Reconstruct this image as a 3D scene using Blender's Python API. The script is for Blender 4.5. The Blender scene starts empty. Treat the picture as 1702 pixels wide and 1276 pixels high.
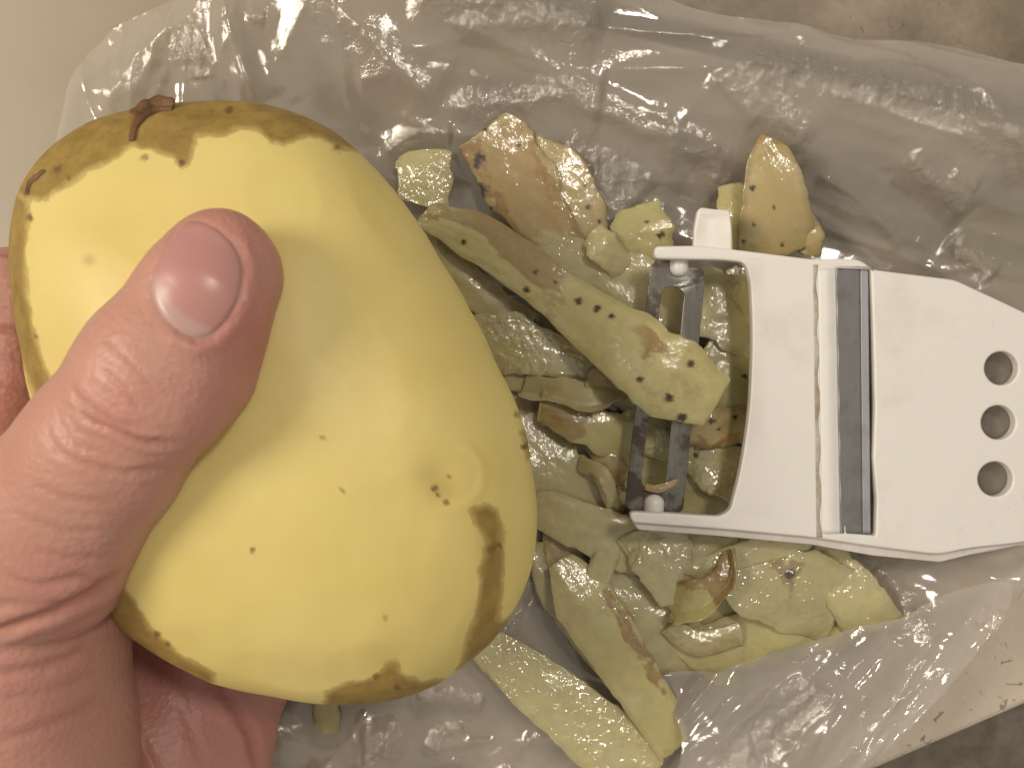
import bpy, bmesh, math, random
import numpy as np
from mathutils import Vector

# ------------------------------------------------------------------ camera, world, light
SC = bpy.context.scene
COL = SC.collection
S = 0.01                       # everything below is written in centimetres
CAM_H = 25.7                   # lens height above the bag floor, cm
FPX = 1825.0                   # focal length in photo pixels (1702 wide)
CX, CY = 851.0, 638.0

cam_d = bpy.data.cameras.new("camera")
cam = bpy.data.objects.new("camera", cam_d); COL.objects.link(cam)
cam.location = (0, 0, CAM_H * S)
cam.rotation_euler = (0, 0, 0)
cam_d.sensor_width = 36.0
cam_d.lens = 36.0 * FPX / 1702.0
cam_d.clip_start = 0.005
cam_d.clip_end = 50
cam_d.dof.use_dof = True
cam_d.dof.focus_distance = 0.222
cam_d.dof.aperture_fstop = 30.0
SC.camera = cam

world = bpy.data.worlds.new("World"); SC.world = world
world.use_nodes = True
bg = world.node_tree.nodes["Background"]
bg.inputs[0].default_value = (1.0, 0.92, 0.81, 1)
bg.inputs[1].default_value = 0.38

def area_lamp(name, loc, target, size, power, color):
    d = bpy.data.lights.new(name, 'AREA'); d.shape = 'DISK'
    d.size = size; d.energy = power; d.color = color
    o = bpy.data.objects.new(name, d); COL.objects.link(o)
    o.location = loc
    v = Vector(target) - Vector(loc)
    o.rotation_euler = v.to_track_quat('-Z', 'Y').to_euler()
    return o
area_lamp("ceiling_lamp", (-0.80, 0.16, 0.82), (-0.02, 0.0, 0.03), 0.42, 8.0, (1.0, 0.89, 0.74))
area_lamp("kitchen_lamp", (0.34, 0.40, 1.20), (0.03, 0.0, 0.0), 0.15, 4.0, (1.0, 0.92, 0.82))

SC.view_settings.view_transform = 'Standard'
SC.view_settings.look = 'None'
SC.view_settings.exposure = 0.06
SC.view_settings.gamma = 1.0
SC.cycles.max_bounces = 6
SC.cycles.diffuse_bounces = 3
SC.cycles.glossy_bounces = 3
SC.cycles.transparent_max_bounces = 10
SC.cycles.adaptive_threshold = 0.03
SC.cycles.caustics_reflective = False
SC.cycles.caustics_refractive = False
SC.cycles.sample_clamp_indirect = 6.0

rng = np.random.default_rng(7)

# ------------------------------------------------------------------ helpers
def W(px, py, z):
    """photo pixel seen at height z (cm) -> world centimetres"""
    k = (CAM_H - z) / FPX
    return np.array([(px - CX) * k, -(py - CY) * k, z])

def to_px(P):
    k = FPX / (CAM_H - P[:, 2])
    return np.stack([CX + P[:, 0] * k, CY - P[:, 1] * k], 1)

def hash2(ix, iy, seed):
    h = (ix.astype(np.int64) * 374761393 + iy.astype(np.int64) * 668265263 + seed * 974634721) & 0x7fffffff
    h = ((h ^ (h >> 13)) * 1274126177) & 0x7fffffff
    h = (h ^ (h >> 16)) & 0xffff
    return h / 65535.0

def vnoise(x, y, seed=0):
    ix = np.floor(x).astype(np.int64); iy = np.floor(y).astype(np.int64)
    fx = x - ix; fy = y - iy
    fx = fx * fx * fx * (fx * (fx * 6 - 15) + 10); fy = fy * fy * fy * (fy * (fy * 6 - 15) + 10)
    a = hash2(ix, iy, seed); b = hash2(ix + 1, iy, seed)
    c = hash2(ix, iy + 1, seed); d = hash2(ix + 1, iy + 1, seed)
    return (a * (1 - fx) + b * fx) * (1 - fy) + (c * (1 - fx) + d * fx) * fy

def fbm(x, y, seed=0, octaves=4):
    s = 0; a = 0.5
    for i in range(octaves):
        s = s + a * (vnoise(x, y, seed + i * 17) - 0.5) * 2
        x = x * 2.03; y = y * 2.03; a *= 0.5
    return s

def poly_dist(Q, pts):
    """distance of 2D points Q to a polyline, and the parameter along it"""
    pts = np.asarray(pts, float)
    best = np.full(len(Q), 1e9); tt = np.zeros(len(Q))
    n = len(pts) - 1
    for i in range(n):
        a = pts[i]; b = pts[i + 1]; ab = b - a; L = ab @ ab + 1e-9
        t = np.clip(((Q - a) @ ab) / L, 0, 1)
        d = np.hypot(Q[:, 0] - a[0] - t * ab[0], Q[:, 1] - a[1] - t * ab[1])
        m = d < best
        best[m] = d[m]; tt[m] = (i + t[m]) / n
    return best, tt

def poly_sd(Q, pts):
    """signed distance to a closed polygon, positive inside"""
    pts = np.asarray(pts, float)
    d, _ = poly_dist(Q, np.vstack([pts, pts[:1]]))
    ins = np.zeros(len(Q), bool)
    j = len(pts) - 1
    for i in range(len(pts)):
        xi, yi = pts[i]; xj, yj = pts[j]
        c = ((yi > Q[:, 1]) != (yj > Q[:, 1])) & (Q[:, 0] < (xj - xi) * (Q[:, 1] - yi) / (yj - yi + 1e-12) + xi)
        ins ^= c
        j = i
    return np.where(ins, d, -d)

def smooth01(a, b, x):
    t = np.clip((x - a) / (b - a), 0, 1)
    return t * t * (3 - 2 * t)

def catmull(pts, n, closed=False):
    pts = np.asarray(pts, float)
    m = len(pts)
    out = []
    segs = m if closed else m - 1
    for k in range(n):
        u = k / n * segs if closed else k / (n - 1) * segs
        i = min(int(u), segs - 1); t = u - i
        if closed:
            p0, p1, p2, p3 = pts[(i - 1) % m], pts[i % m], pts[(i + 1) % m], pts[(i + 2) % m]
        else:
            p0 = pts[max(i - 1, 0)]; p1 = pts[i]; p2 = pts[i + 1]; p3 = pts[min(i + 2, m - 1)]
        out.append(0.5 * ((2 * p1) + (-p0 + p2) * t + (2 * p0 - 5 * p1 + 4 * p2 - p3) * t * t + (-p0 + 3 * p1 - 3 * p2 + p3) * t ** 3))
    return np.array(out)

def mesh_obj(name, V, F, mat, parent=None, smooth=True, attrs=None):
    me = bpy.data.meshes.new(name)
    V = np.asarray(V, float) * S
    if isinstance(F, np.ndarray):
        nv, k = F.shape
        me.vertices.add(len(V)); me.vertices.foreach_set("co", V.astype(np.float32).ravel())
        me.loops.add(nv * k); me.loops.foreach_set("vertex_index", F.astype(np.int32).ravel())
        me.polygons.add(nv); me.polygons.foreach_set("loop_start", np.arange(0, nv * k, k, dtype=np.int32))
        me.update(calc_edges=True); me.validate()
    else:
        me.from_pydata(V.tolist(), [], [list(f) for f in F]); me.update()
    for an, av in (attrs or {}).items():
        a = me.attributes.new(an, 'FLOAT', 'POINT')
        a.data.foreach_set("value", np.asarray(av, np.float32))
    if smooth:
        me.polygons.foreach_set("use_smooth", np.ones(len(me.polygons), bool))
    me.materials.append(mat)
    o = bpy.data.objects.new(name, me); COL.objects.link(o)
    if parent is not None:
        o.parent = parent
    return o

def grid_faces(nu, nv, wrap_u=False):
    i = np.arange(nu if wrap_u else nu - 1); j = np.arange(nv - 1)
    I, J = np.meshgrid(i, j, indexing='ij')
    I2 = (I + 1) % nu
    return np.stack([I * nv + J, I2 * nv + J, I2 * nv + J + 1, I * nv + J + 1], -1).reshape(-1, 4)

def empty(name, loc=(0, 0, 0)):
    o = bpy.data.objects.new(name, None); COL.objects.link(o)
    o.empty_display_size = 0.01
    return o

def tag(o, label=None, cat=None, group=None, kind=None):
    if label: o["label"] = label
    if cat: o["category"] = cat
    if group: o["group"] = group
    if kind: o["kind"] = kind
    return o

# ------------------------------------------------------------------ materials
class NT:
    def __init__(self, name):
        self.m = bpy.data.materials.new(name); self.m.use_nodes = True
        self.t = self.m.node_tree; self.n = self.t.nodes
        self.p = self.n["Principled BSDF"]; self.out = self.n["Material Output"]
    def add(self, typ, **kw):
        n = self.n.new(typ)
        for k, v in kw.items():
            setattr(n, k, v)
        return n
    def link(self, a, b): self.t.links.new(a, b)
    def val(self, sock, v):
        if hasattr(v, 'is_output'): self.link(v, sock)
        else: sock.default_value = v
    def coord(self):
        if not hasattr(self, '_c'): self._c = self.add('ShaderNodeTexCoord')
        return self._c.outputs['Object']
    def attr(self, name):
        return self.add('ShaderNodeAttribute', attribute_name=name).outputs['Fac']
    def noise(self, scale, detail=4, rough=0.55, vec=None, dist=0.0):
        n = self.add('ShaderNodeTexNoise')
        n.inputs['Scale'].default_value = scale; n.inputs['Detail'].default_value = detail
        n.inputs['Roughness'].default_value = rough; n.inputs['Distortion'].default_value = dist
        self.link(vec if vec is not None else self.coord(), n.inputs['Vector'])
        return n.outputs['Fac']
    def voro(self, scale, feature='F1', vec=None, out='Distance'):
        n = self.add('ShaderNodeTexVoronoi', feature=feature)
        n.inputs['Scale'].default_value = scale
        self.link(vec if vec is not None else self.coord(), n.inputs['Vector'])
        return n.outputs[out]
    def ramp(self, fac, stops):
        n = self.add('ShaderNodeValToRGB'); cr = n.color_ramp
        while len(cr.elements) < len(stops): cr.elements.new(0.5)
        for e, (p, c) in zip(cr.elements, stops):
            e.position = p
            e.color = (c, c, c, 1) if not hasattr(c, '__len__') else (*c, 1)
        self.link(fac, n.inputs[0])
        return n.outputs[0]
    def math(self, op, a, b=0.0, c=0.0):
        n = self.add('ShaderNodeMath', operation=op)
        self.val(n.inputs[0], a); self.val(n.inputs[1], b); self.val(n.inputs[2], c)
        return n.outputs[0]
    def mix(self, fac, a, b, mode='MIX'):
        n = self.add('ShaderNodeMix', data_type='RGBA', blend_type=mode)
        self.val(n.inputs[0], fac)
        for s, v in ((n.inputs[6], a), (n.inputs[7], b)):
            if hasattr(v, 'is_output'): self.link(v, s)
            else: s.default_value = (*v, 1)
        return n.outputs[2]
    def bump(self, h, strength, dist, normal=None):
        n = self.add('ShaderNodeBump')
        n.inputs['Strength'].default_value = strength; n.inputs['Distance'].default_value = dist
        self.link(h, n.inputs['Height'])
        if normal is not None: self.link(normal, n.inputs['Normal'])
        return n.outputs['Normal']
    def set(self, **kw):
        for k, v in kw.items():
            s = self.p.inputs[k.replace('_', ' ')]
            if hasattr(v, 'is_output'): self.link(v, s)
            elif hasattr(v, '__len__') and len(v) == 3 and s.type == 'RGBA': s.default_value = (*v, 1)
            else: s.default_value = v

def mat_stone(name, beige):
    t = NT(name)
    n1 = t.noise(9, 5, 0.6); n2 = t.noise(45, 6, 0.65); v = t.voro(520); n3 = t.noise(160, 3)
    if beige:
        c = t.ramp(n1, [(0.30, (0.58, 0.485, 0.375)), (0.72, (0.68, 0.595, 0.485))])
        c2 = t.ramp(n2, [(0.32, (0.50, 0.40, 0.29)), (0.55, (0.68, 0.585, 0.475)), (0.8, (0.75, 0.67, 0.56))])
    else:
        c = t.ramp(n1, [(0.34, (0.10, 0.058, 0.022)), (0.5, (0.17, 0.125, 0.068)), (0.66, (0.25, 0.205, 0.135))])
        c2 = t.ramp(n2, [(0.34, (0.06, 0.036, 0.015)), (0.5, (0.18, 0.135, 0.08)), (0.7, (0.36, 0.31, 0.225))])
    c = t.mix(0.55, c, c2)
    sp = t.ramp(t.noise(330, 3, 0.6, dist=0.8), [(0.64, 0.0), (0.70, 1.0)])
    c = t.mix(t.math('MULTIPLY', sp, 0.6), c, (0.06, 0.045, 0.03))
    t.set(Base_Color=c, Roughness=0.42, Normal=t.bump(n2, 0.25, 0.001))
    return t.m

def mat_floor():
    t = NT("lower_ground")
    n = t.noise(60, 6, 0.65)
    t.set(Base_Color=t.ramp(n, [(0.3, (0.10, 0.075, 0.05)), (0.7, (0.30, 0.26, 0.21))]), Roughness=0.7)
    return t.m

def mat_film(name, milk=0.60, col=(0.50, 0.465, 0.405)):
    t = NT(name)
    t.n.remove(t.p)
    co = t.coord()
    ruf = t.attr("ruffle")
    n1 = t.noise(620, 5, 0.65); n2 = t.noise(240, 4, 0.6, dist=0.6); n3 = t.noise(1500, 2, 0.5)
    h = t.math('ADD', t.math('MULTIPLY', n1, 0.5), t.math('MULTIPLY', n2, 1.2))
    h = t.math('ADD', h, t.math('MULTIPLY', n3, 0.16))
    amp = t.math('MULTIPLY_ADD', ruf, 0.9, 0.03)
    h = t.math('MULTIPLY', h, amp)
    nor = t.bump(h, 0.55, 0.0018)
    cv = t.mix(t.noise(14, 3), col, tuple(c * 0.90 for c in col))
    dif = t.add('ShaderNodeBsdfDiffuse'); t.link(cv, dif.inputs[0]); t.link(nor, dif.inputs['Normal'])
    trl = t.add('ShaderNodeBsdfTranslucent'); t.link(cv, trl.inputs[0]); t.link(nor, trl.inputs['Normal'])
    m1 = t.add('ShaderNodeMixShader'); m1.inputs[0].default_value = 0.40
    t.link(dif.outputs[0], m1.inputs[1]); t.link(trl.outputs[0], m1.inputs[2])
    tr = t.add('ShaderNodeBsdfTransparent'); tr.inputs[0].default_value = (0.97, 0.96, 0.94, 1)
    m2 = t.add('ShaderNodeMixShader')
    lw = t.add('ShaderNodeLayerWeight'); lw.inputs[0].default_value = 0.30
    fac = t.math('MULTIPLY_ADD', lw.outputs['Facing'], 0.35, milk)
    fac = t.math('MINIMUM', fac, 0.95)
    t.link(fac, m2.inputs[0]); t.link(tr.outputs[0], m2.inputs[1]); t.link(m1.outputs[0], m2.inputs[2])
    gl = t.add('ShaderNodeBsdfGlossy'); gl.inputs['Roughness'].default_value = 0.09
    gl.inputs[0].default_value = (1, 0.98, 0.95, 1); t.link(nor, gl.inputs['Normal'])
    fr = t.add('ShaderNodeFresnel'); fr.inputs[0].default_value = 1.5; t.link(nor, fr.inputs['Normal'])
    gf = t.math('MULTIPLY_ADD', fr.outputs[0], 1.1, 0.045)
    m3 = t.add('ShaderNodeMixShader'); t.link(gf, m3.inputs[0])
    t.link(m2.outputs[0], m3.inputs[1]); t.link(gl.outputs[0], m3.inputs[2])
    t.link(m3.outputs[0], t.out.inputs[0])
    return t.m

def mat_potato():
    t = NT("potato")
    sk = t.attr("skin"); sp = t.attr("spot"); stain = t.attr("stain")
    n1 = t.noise(230, 5, 0.65); n2 = t.noise(38, 3); n3 = t.noise(900, 3)
    k = t.math('ADD', sk, t.math('MULTIPLY', t.math('SUBTRACT', n1, 0.5), 0.9))
    k = t.math('ADD', k, t.math('MULTIPLY', t.math('SUBTRACT', t.noise(90, 4, 0.6), 0.5), 0.7))
    k = t.ramp(k, [(0.34, 0.0), (0.47, 0.55), (0.72, 1.0)])
    flesh = t.mix(t.ramp(n2, [(0.3, 0.0), (0.7, 1.0)]), (0.69, 0.552, 0.185), (0.73, 0.602, 0.228))
    flesh = t.mix(stain, flesh, (0.36, 0.235, 0.055))
    brown = t.mix(t.ramp(n1, [(0.3, 0.0), (0.7, 1.0)]), (0.23, 0.145, 0.032), (0.38, 0.255, 0.07))
    brown = t.mix(t.math('MULTIPLY', t.ramp(t.voro(420), [(0.12, 1.0), (0.25, 0.0)]), t.ramp(n2, [(0.55, 0.0), (0.7, 0.5)])), brown, (0.14, 0.07, 0.02))
    c = t.mix(k, flesh, brown)
    c = t.mix(sp, c, (0.13, 0.075, 0.022))
    h = t.math('ADD', t.math('MULTIPLY', k, 0.6), t.math('MULTIPLY', n3, 0.12))
    h = t.math('ADD', h, t.math('MULTIPLY', n1, 0.10))
    t.set(Base_Color=c, Roughness=t.mix(k, (0.44, 0.44, 0.44), (0.58, 0.58, 0.58)), Subsurface_Weight=0.35, Subsurface_Scale=0.004,
          Normal=t.bump(h, 0.35, 0.0006))
    t.p.inputs['Subsurface Radius'].default_value = (1.0, 0.7, 0.25)
    t.p.inputs['Specular IOR Level'].default_value = 0.4
    return t.m

def mat_dark_skin():
    t = NT("curled_skin")
    n = t.noise(500, 4)
    t.set(Base_Color=t.ramp(n, [(0.3, (0.085, 0.035, 0.012)), (0.7, (0.20, 0.095, 0.035))]), Roughness=0.6, Normal=t.bump(n, 0.5, 0.0005))
    return t.m

def mat_peel(name, flesh=(0.50, 0.455, 0.20), flesh2=(0.42, 0.42, 0.17), glint=0.3, rough=0.35, clear=0.0):
    t = NT(name)
    sk = t.attr("skin"); sp = t.attr("spot")
    n1 = t.noise(260, 5, 0.7); n2 = t.noise(70, 3); n3 = t.noise(1300, 3, 0.6); n4 = t.noise(110, 4, 0.6)
    k = t.math('ADD', sk, t.math('MULTIPLY', t.math('SUBTRACT', n1, 0.5), 0.7))
    k = t.ramp(k, [(0.36, 0.0), (0.66, 1.0)])
    k = t.math('MULTIPLY', k, t.ramp(sk, [(0.02, 0.0), (0.15, 1.0)]))
    f = t.mix(t.ramp(n2, [(0.3, 0.0), (0.7, 1.0)]), flesh, flesh2)
    oi = t.add('ShaderNodeObjectInfo')
    f = t.mix(t.math('MULTIPLY', oi.outputs['Random'], 0.35), f, (0.46, 0.40, 0.20))
    f = t.mix(t.ramp(n4, [(0.48, 0.0), (0.74, 0.5)]), f, (0.40, 0.30, 0.13))
    f = t.mix(t.ramp(n1, [(0.42, 0.0), (0.75, 0.45)]), f, (0.36, 0.31, 0.15))
    f = t.mix(t.ramp(t.noise(140, 4, 0.6), [(0.52, 0.0), (0.75, 0.40)]), f, (0.66, 0.62, 0.42))
    b = t.mix(t.ramp(n1, [(0.3, 0.0), (0.68, 1.0)]), (0.17, 0.085, 0.025), (0.40, 0.26, 0.09))
    c = t.mix(t.math('MULTIPLY', k, 0.85), f, b)
    c = t.mix(sp, c, (0.05, 0.022, 0.010))
    base = t.bump(t.math('ADD', t.math('MULTIPLY', n2, 0.9), t.math('MULTIPLY', n1, 0.30)), 0.4, 0.0011)
    patch = t.ramp(n4, [(0.35, 0.25), (0.6, 1.0)])
    n5 = t.noise(700, 1.0, 0.5)
    wh = t.math('MULTIPLY', t.math('ADD', n5, t.math('MULTIPLY', n3, 0.3)), patch)
    wet = t.bump(wh, 1.0, 0.00012 + 0.00060 * glint, base)
    soft = t.bump(wh, 1.0, 0.00003 + 0.00015 * glint, base)
    t.set(Base_Color=c, Roughness=rough, Subsurface_Weight=0.2, Subsurface_Scale=0.0015, Normal=soft)
    t.p.inputs['Subsurface Radius'].default_value = (1.0, 0.8, 0.35)
    t.p.inputs['Coat Weight'].default_value = 0.6 + 0.4 * glint
    t.p.inputs['Coat IOR'].default_value = 1.5 + 0.95 * glint
    t.p.inputs['Coat Roughness'].default_value = 0.03
    t.link(wet, t.p.inputs['Coat Normal'])
    t.link(t.math('SUBTRACT', 1 - clear, t.math('MULTIPLY', t.attr('thin'), 0.40 - clear)), t.p.inputs['Alpha'])
    return t.m

def mat_plastic(name="white_plastic", col=(0.79, 0.755, 0.71)):
    t = NT(name)
    g = t.attr("grime"); n = t.noise(180, 5, 0.7); n2 = t.noise(25, 3)
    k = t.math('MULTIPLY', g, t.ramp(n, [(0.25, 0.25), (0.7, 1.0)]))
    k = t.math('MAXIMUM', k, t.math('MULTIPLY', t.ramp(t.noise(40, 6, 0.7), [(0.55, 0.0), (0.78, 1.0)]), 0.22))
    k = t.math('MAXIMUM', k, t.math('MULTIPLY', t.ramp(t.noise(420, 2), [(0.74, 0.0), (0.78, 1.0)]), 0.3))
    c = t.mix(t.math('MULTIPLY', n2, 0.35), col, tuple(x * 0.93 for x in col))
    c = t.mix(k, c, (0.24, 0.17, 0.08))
    t.set(Base_Color=c, Roughness=0.36, Subsurface_Weight=0.12, Subsurface_Scale=0.002, Normal=t.bump(t.noise(90, 3), 0.06, 0.001))
    return t.m

def mat_steel(name, a, b, rough=0.38, stain=0.5, metal=0.8, cut=0.52):
    t = NT(name)
    mp = t.add('ShaderNodeMapping'); mp.inputs['Scale'].default_value = (1, 0.12, 1); t.link(t.coord(), mp.inputs[0])
    n = t.noise(900, 4, 0.6, vec=mp.outputs[0]); n2 = t.noise(120, 5, 0.65)
    c = t.mix(n, a, b)
    st = t.ramp(n2, [(cut, 0.0), (cut + 0.08, stain)])
    c = t.mix(st, c, (0.05, 0.035, 0.022))
    t.set(Base_Color=c, Metallic=t.math('SUBTRACT', metal, t.math('MULTIPLY', st, metal * 0.8)), Roughness=t.math('MULTIPLY_ADD', st, 0.3, rough), Normal=t.bump(n2, 0.15, 0.0004))
    return t.m

def mat_skin():
    t = NT("skin")
    red = t.attr("red"); cr = t.attr("crease")
    n1 = t.noise(60, 4); n2 = t.noise(700, 4, 0.6); v = t.voro(900); n3 = t.noise(22, 3)
    c = t.mix(t.ramp(n1, [(0.3, 0.0), (0.7, 1.0)]), (0.49, 0.25, 0.188), (0.54, 0.295, 0.225))
    c = t.mix(t.math('MULTIPLY', red, 0.85), c, (0.50, 0.188, 0.168))
    c = t.mix(t.math('MULTIPLY', t.ramp(n3, [(0.45, 0.0), (0.7, 1.0)]), 0.35), c, (0.45, 0.20, 0.165))
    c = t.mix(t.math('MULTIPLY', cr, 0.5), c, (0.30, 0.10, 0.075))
    h = t.math('ADD', t.math('MULTIPLY', v, 0.6), t.math('MULTIPLY', n2, 0.6))
    t.set(Base_Color=c, Roughness=0.44, Subsurface_Weight=0.30, Subsurface_Scale=0.003, Normal=t.bump(h, 0.35, 0.0005))
    t.p.inputs['Subsurface Radius'].default_value = (1.0, 0.35, 0.2)
    t.p.inputs['Specular IOR Level'].default_value = 0.45
    return t.m

def mat_nail():
    t = NT("nail")
    lu = t.attr("lunula"); n = t.noise(80, 3)
    c = t.mix(n, (0.47, 0.228, 0.203), (0.52, 0.27, 0.238))
    c = t.mix(t.math('MULTIPLY', lu, 0.55), c, (0.52, 0.40, 0.36))
    t.set(Base_Color=c, Roughness=0.32, Subsurface_Weight=0.3, Subsurface_Scale=0.002, Normal=t.bump(t.noise(300, 2), 0.04, 0.0005))
    t.p.inputs['Subsurface Radius'].default_value = (1.0, 0.4, 0.25)
    return t.m

M_STONE = mat_stone("brown_stone", False); M_BEIGE = mat_stone("beige_stone", True)
def mat_paletop():
    t = NT("pale_worktop")
    n = t.noise(18, 4); n2 = t.noise(300, 3)
    c = t.ramp(n, [(0.3, (0.33, 0.27, 0.185)), (0.7, (0.39, 0.325, 0.235))])
    c = t.mix(t.math('MULTIPLY', n2, 0.15), c, (0.35, 0.30, 0.23))
    t.set(Base_Color=c, Roughness=0.4)
    return t.m
M_PALETOP = mat_paletop(); M_FLOOR = mat_floor()
M_FILM = mat_film("bag_film", 0.40, (0.80, 0.72, 0.61)); M_FILM2 = mat_film("bag_film_thin", 0.42, (0.78, 0.725, 0.66))
M_POT = mat_potato(); M_DARK = mat_dark_skin()
M_PEEL = mat_peel("peel", flesh=(0.64, 0.56, 0.235), flesh2=(0.54, 0.485, 0.19), glint=0.15, clear=0.14)
M_WET = mat_peel("peel_wet", flesh=(0.68, 0.60, 0.26), flesh2=(0.62, 0.55, 0.23), glint=0.9, clear=0.18)
M_PALE = mat_peel("peel_pale", flesh=(0.68, 0.60, 0.31), flesh2=(0.60, 0.53, 0.24), glint=0.3, clear=0.26)
M_TAN = mat_peel("peel_tan", flesh=(0.46, 0.345, 0.15), flesh2=(0.40, 0.30, 0.125), glint=0.2)
M_WHITE = mat_plastic()
M_STEEL = mat_steel("worn_steel", (0.16, 0.145, 0.125), (0.36, 0.34, 0.31), 0.24, 0.85, 0.85, 0.50)
M_GREY = mat_steel("grey_blade", (0.19, 0.185, 0.185), (0.26, 0.255, 0.255), rough=0.5, stain=0.22, metal=0.35)
M_SKIN = mat_skin(); M_NAIL = mat_nail()

# ------------------------------------------------------------------ setting: stone slab and what lies below it
def slab(name, outline, ztop, thick, mat, bev):
    bm = bmesh.new()
    vs = [bm.verts.new((x * S, y * S, ztop * S)) for x, y in outline]
    f = bm.faces.new(vs)
    r = bmesh.ops.extrude_face_region(bm, geom=[f])
    low = [g for g in r['geom'] if isinstance(g, bmesh.types.BMVert)]
    bmesh.ops.translate(bm, verts=low, vec=(0, 0, -thick * S))
    bmesh.ops.recalc_face_normals(bm, faces=bm.faces)
    zt = (ztop - thick * 0.5) * S
    bmesh.ops.bevel(bm, geom=[e for e in bm.edges if all(v.co.z > zt for v in e.verts)], offset=bev * S, segments=4, profile=0.5, affect='EDGES')
    me = bpy.data.meshes.new(name); bm.to_mesh(me); bm.free()
    me.materials.append(mat)
    o = bpy.data.objects.new(name, me); COL.objects.link(o)
    tag(o, kind="structure")
_a = W(1470, 1276, -0.5)[:2]; _b = W(1702, 1176, -0.5)[:2]
_d = (_b - _a) / np.linalg.norm(_b - _a); _n = np.array([-_d[1], _d[0]])
_p0 = _a - _d * 40; _p1 = _b + _d * 30
slab("stone_ledge", [_p0, _p1, _p1 + _n * 7.5, _p0 + _n * 7.5], -0.5, 3.0, M_BEIGE, 0.3)
_q0 = _p0 + _n * 7.52; _q1 = _p1 + _n * 7.52
slab("countertop", [_q0, _q1, _q1 + _n * 22.5, _q0 + _n * 44 - _d * 6], -0.52, 3.0, M_PALETOP, 0.12)
# brown stone slab at the back, a little higher than the worktop
_e0 = W(760, -40, 0.3)[:2]; _e1 = W(1760, 190, 0.3)[:2]
_f = (_e1 - _e0) / np.linalg.norm(_e1 - _e0); _g = np.array([-_f[1], _f[0]])
slab("stone_upstand", [_e0 - _f * 30, _e1 + _f * 30, _e1 + _f * 30 + _g * 12, _e0 - _f * 30 + _g * 12], 0.3, 3.0, M_STONE, 0.2)
g = mesh_obj("ground", [(-80, -80, -6), (80, -80, -6), (80, 80, -6), (-80, 80, -6)], [(0, 1, 2, 3)], M_FLOOR, smooth=False)
tag(g, kind="structure")

# ------------------------------------------------------------------ plastic bag
RIDGES = [  # polyline (px), height cm, width px, ruffle
    ([(520, -40), (590, 60), (660, 130), (740, 196)], 0.55, 45, 0.3),
    ([(740, 196), (860, 190), (960, 180), (1000, 186)], 0.35, 30, 0.7),
    ([(945, 196), (1010, 212), (1062, 236), (1130, 246)], 0.30, 14, 0.6),
    ([(690, 10), (790, 40), (900, 66), (1000, 96)], 0.55, 42, 0.9),
    ([(1180, 130), (1300, 152), (1420, 178), (1520, 204), (1620, 258), (1680, 310)], 0.55, 36, 1.0),
    ([(1180, 140), (1215, 175), (1262, 208), (1330, 262)], 0.35, 26, 0.8),
    ([(1620, 262), (1660, 240), (1720, 220)], 0.5, 40, 1.0),
    ([(1340, 300), (1400, 330), (1450, 372), (1492, 424)], 0.30, 12, 0.15),
    ([(1330, 178), (1430, 215), (1500, 240), (1600, 268)], 0.25, 12, 0.3),
    ([(1470, 280), (1520, 318), (1586, 372)], 0.40, 20, 0.9),
    ([(1540, 310), (1590, 330)], 0.25, 14, 0.6),
    ([(1560, 400), (1600, 430), (1640, 470)], 0.3, 24, 0.9),
    ([(1160, 150), (1200, 190), (1240, 230)], 0.2, 14, 0.1),
    ([(390, -20), (330, 60), (250, 110), (190, 200)], 0.45, 34, 0.35),
    ([(390, -20), (400, 60), (420, 130), (445, 190)], 0.40, 18, 0.2),
    ([(390, -20), (300, 20), (170, 60), (120, 190)], 0.45, 40, 0.25),
    ([(150, 110), (165, 180), (190, 240)], 0.25, 14, 0.1),
    ([(300, 100), (345, 110), (370, 100)], 0.18, 24, 1.0),
    ([(350, 110), (350, 150)], 0.15, 14, 0.9),
    ([(430, 50), (460, 55)], 0.12, 14, 0.8),
    ([(590, 60), (700, 110), (820, 90), (900, 120)], 0.2, 26, 0.1),
    ([(600, 160), (660, 150), (740, 196)], 0.22, 20, 0.1),
    ([(640, 270), (700, 235), (760, 240)], 0.25, 16, 0.8),
    ([(930, 255), (1000, 290), (1060, 350)], 0.2, 40, 1.0),
    ([(1090, 260), (1160, 270), (1200, 330)], 0.25, 26, 0.7),
    ([(1190, 1290), (1225, 1205), (1280, 1155), (1345, 1100)], 0.45, 30, 1.0),
    ([(1500, 1040), (1420, 1140), (1340, 1230), (1290, 1290)], 0.50, 26, 0.25),
    ([(1720, 940), (1640, 1030), (1545, 1130), (1460, 1210), (1390, 1290)], 0.60, 30, 0.3),
    ([(1545, 1130), (1500, 1165), (1450, 1185)], 0.25, 14, 0.2),
    ([(1450, 930), (1490, 990), (1500, 1040)], 0.3, 20, 0.5),
    ([(1450, 1040), (1480, 1020), (1500, 1000)], 0.2, 10, 0.4),
    ([(1600, 985), (1590, 1020)], 0.2, 14, 0.5),
    ([(800, 1100), (840, 1040), (880, 960), (890, 900)], 0.22, 26, 1.0),
    ([(600, 1225), (650, 1215), (640, 1250)], 0.22, 20, 1.0),
    ([(720, 1250), (740, 1215), (770, 1200)], 0.22, 18, 0.9),
    ([(690, 1160), (750, 1150), (810, 1165)], 0.2, 16, 0.8),
    ([(440, 1260), (470, 1240), (490, 1210)], 0.22, 18, 0.9),
    ([(780, 540), (850, 520), (900, 530)], 0.2, 14, 0.7),
]

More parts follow.
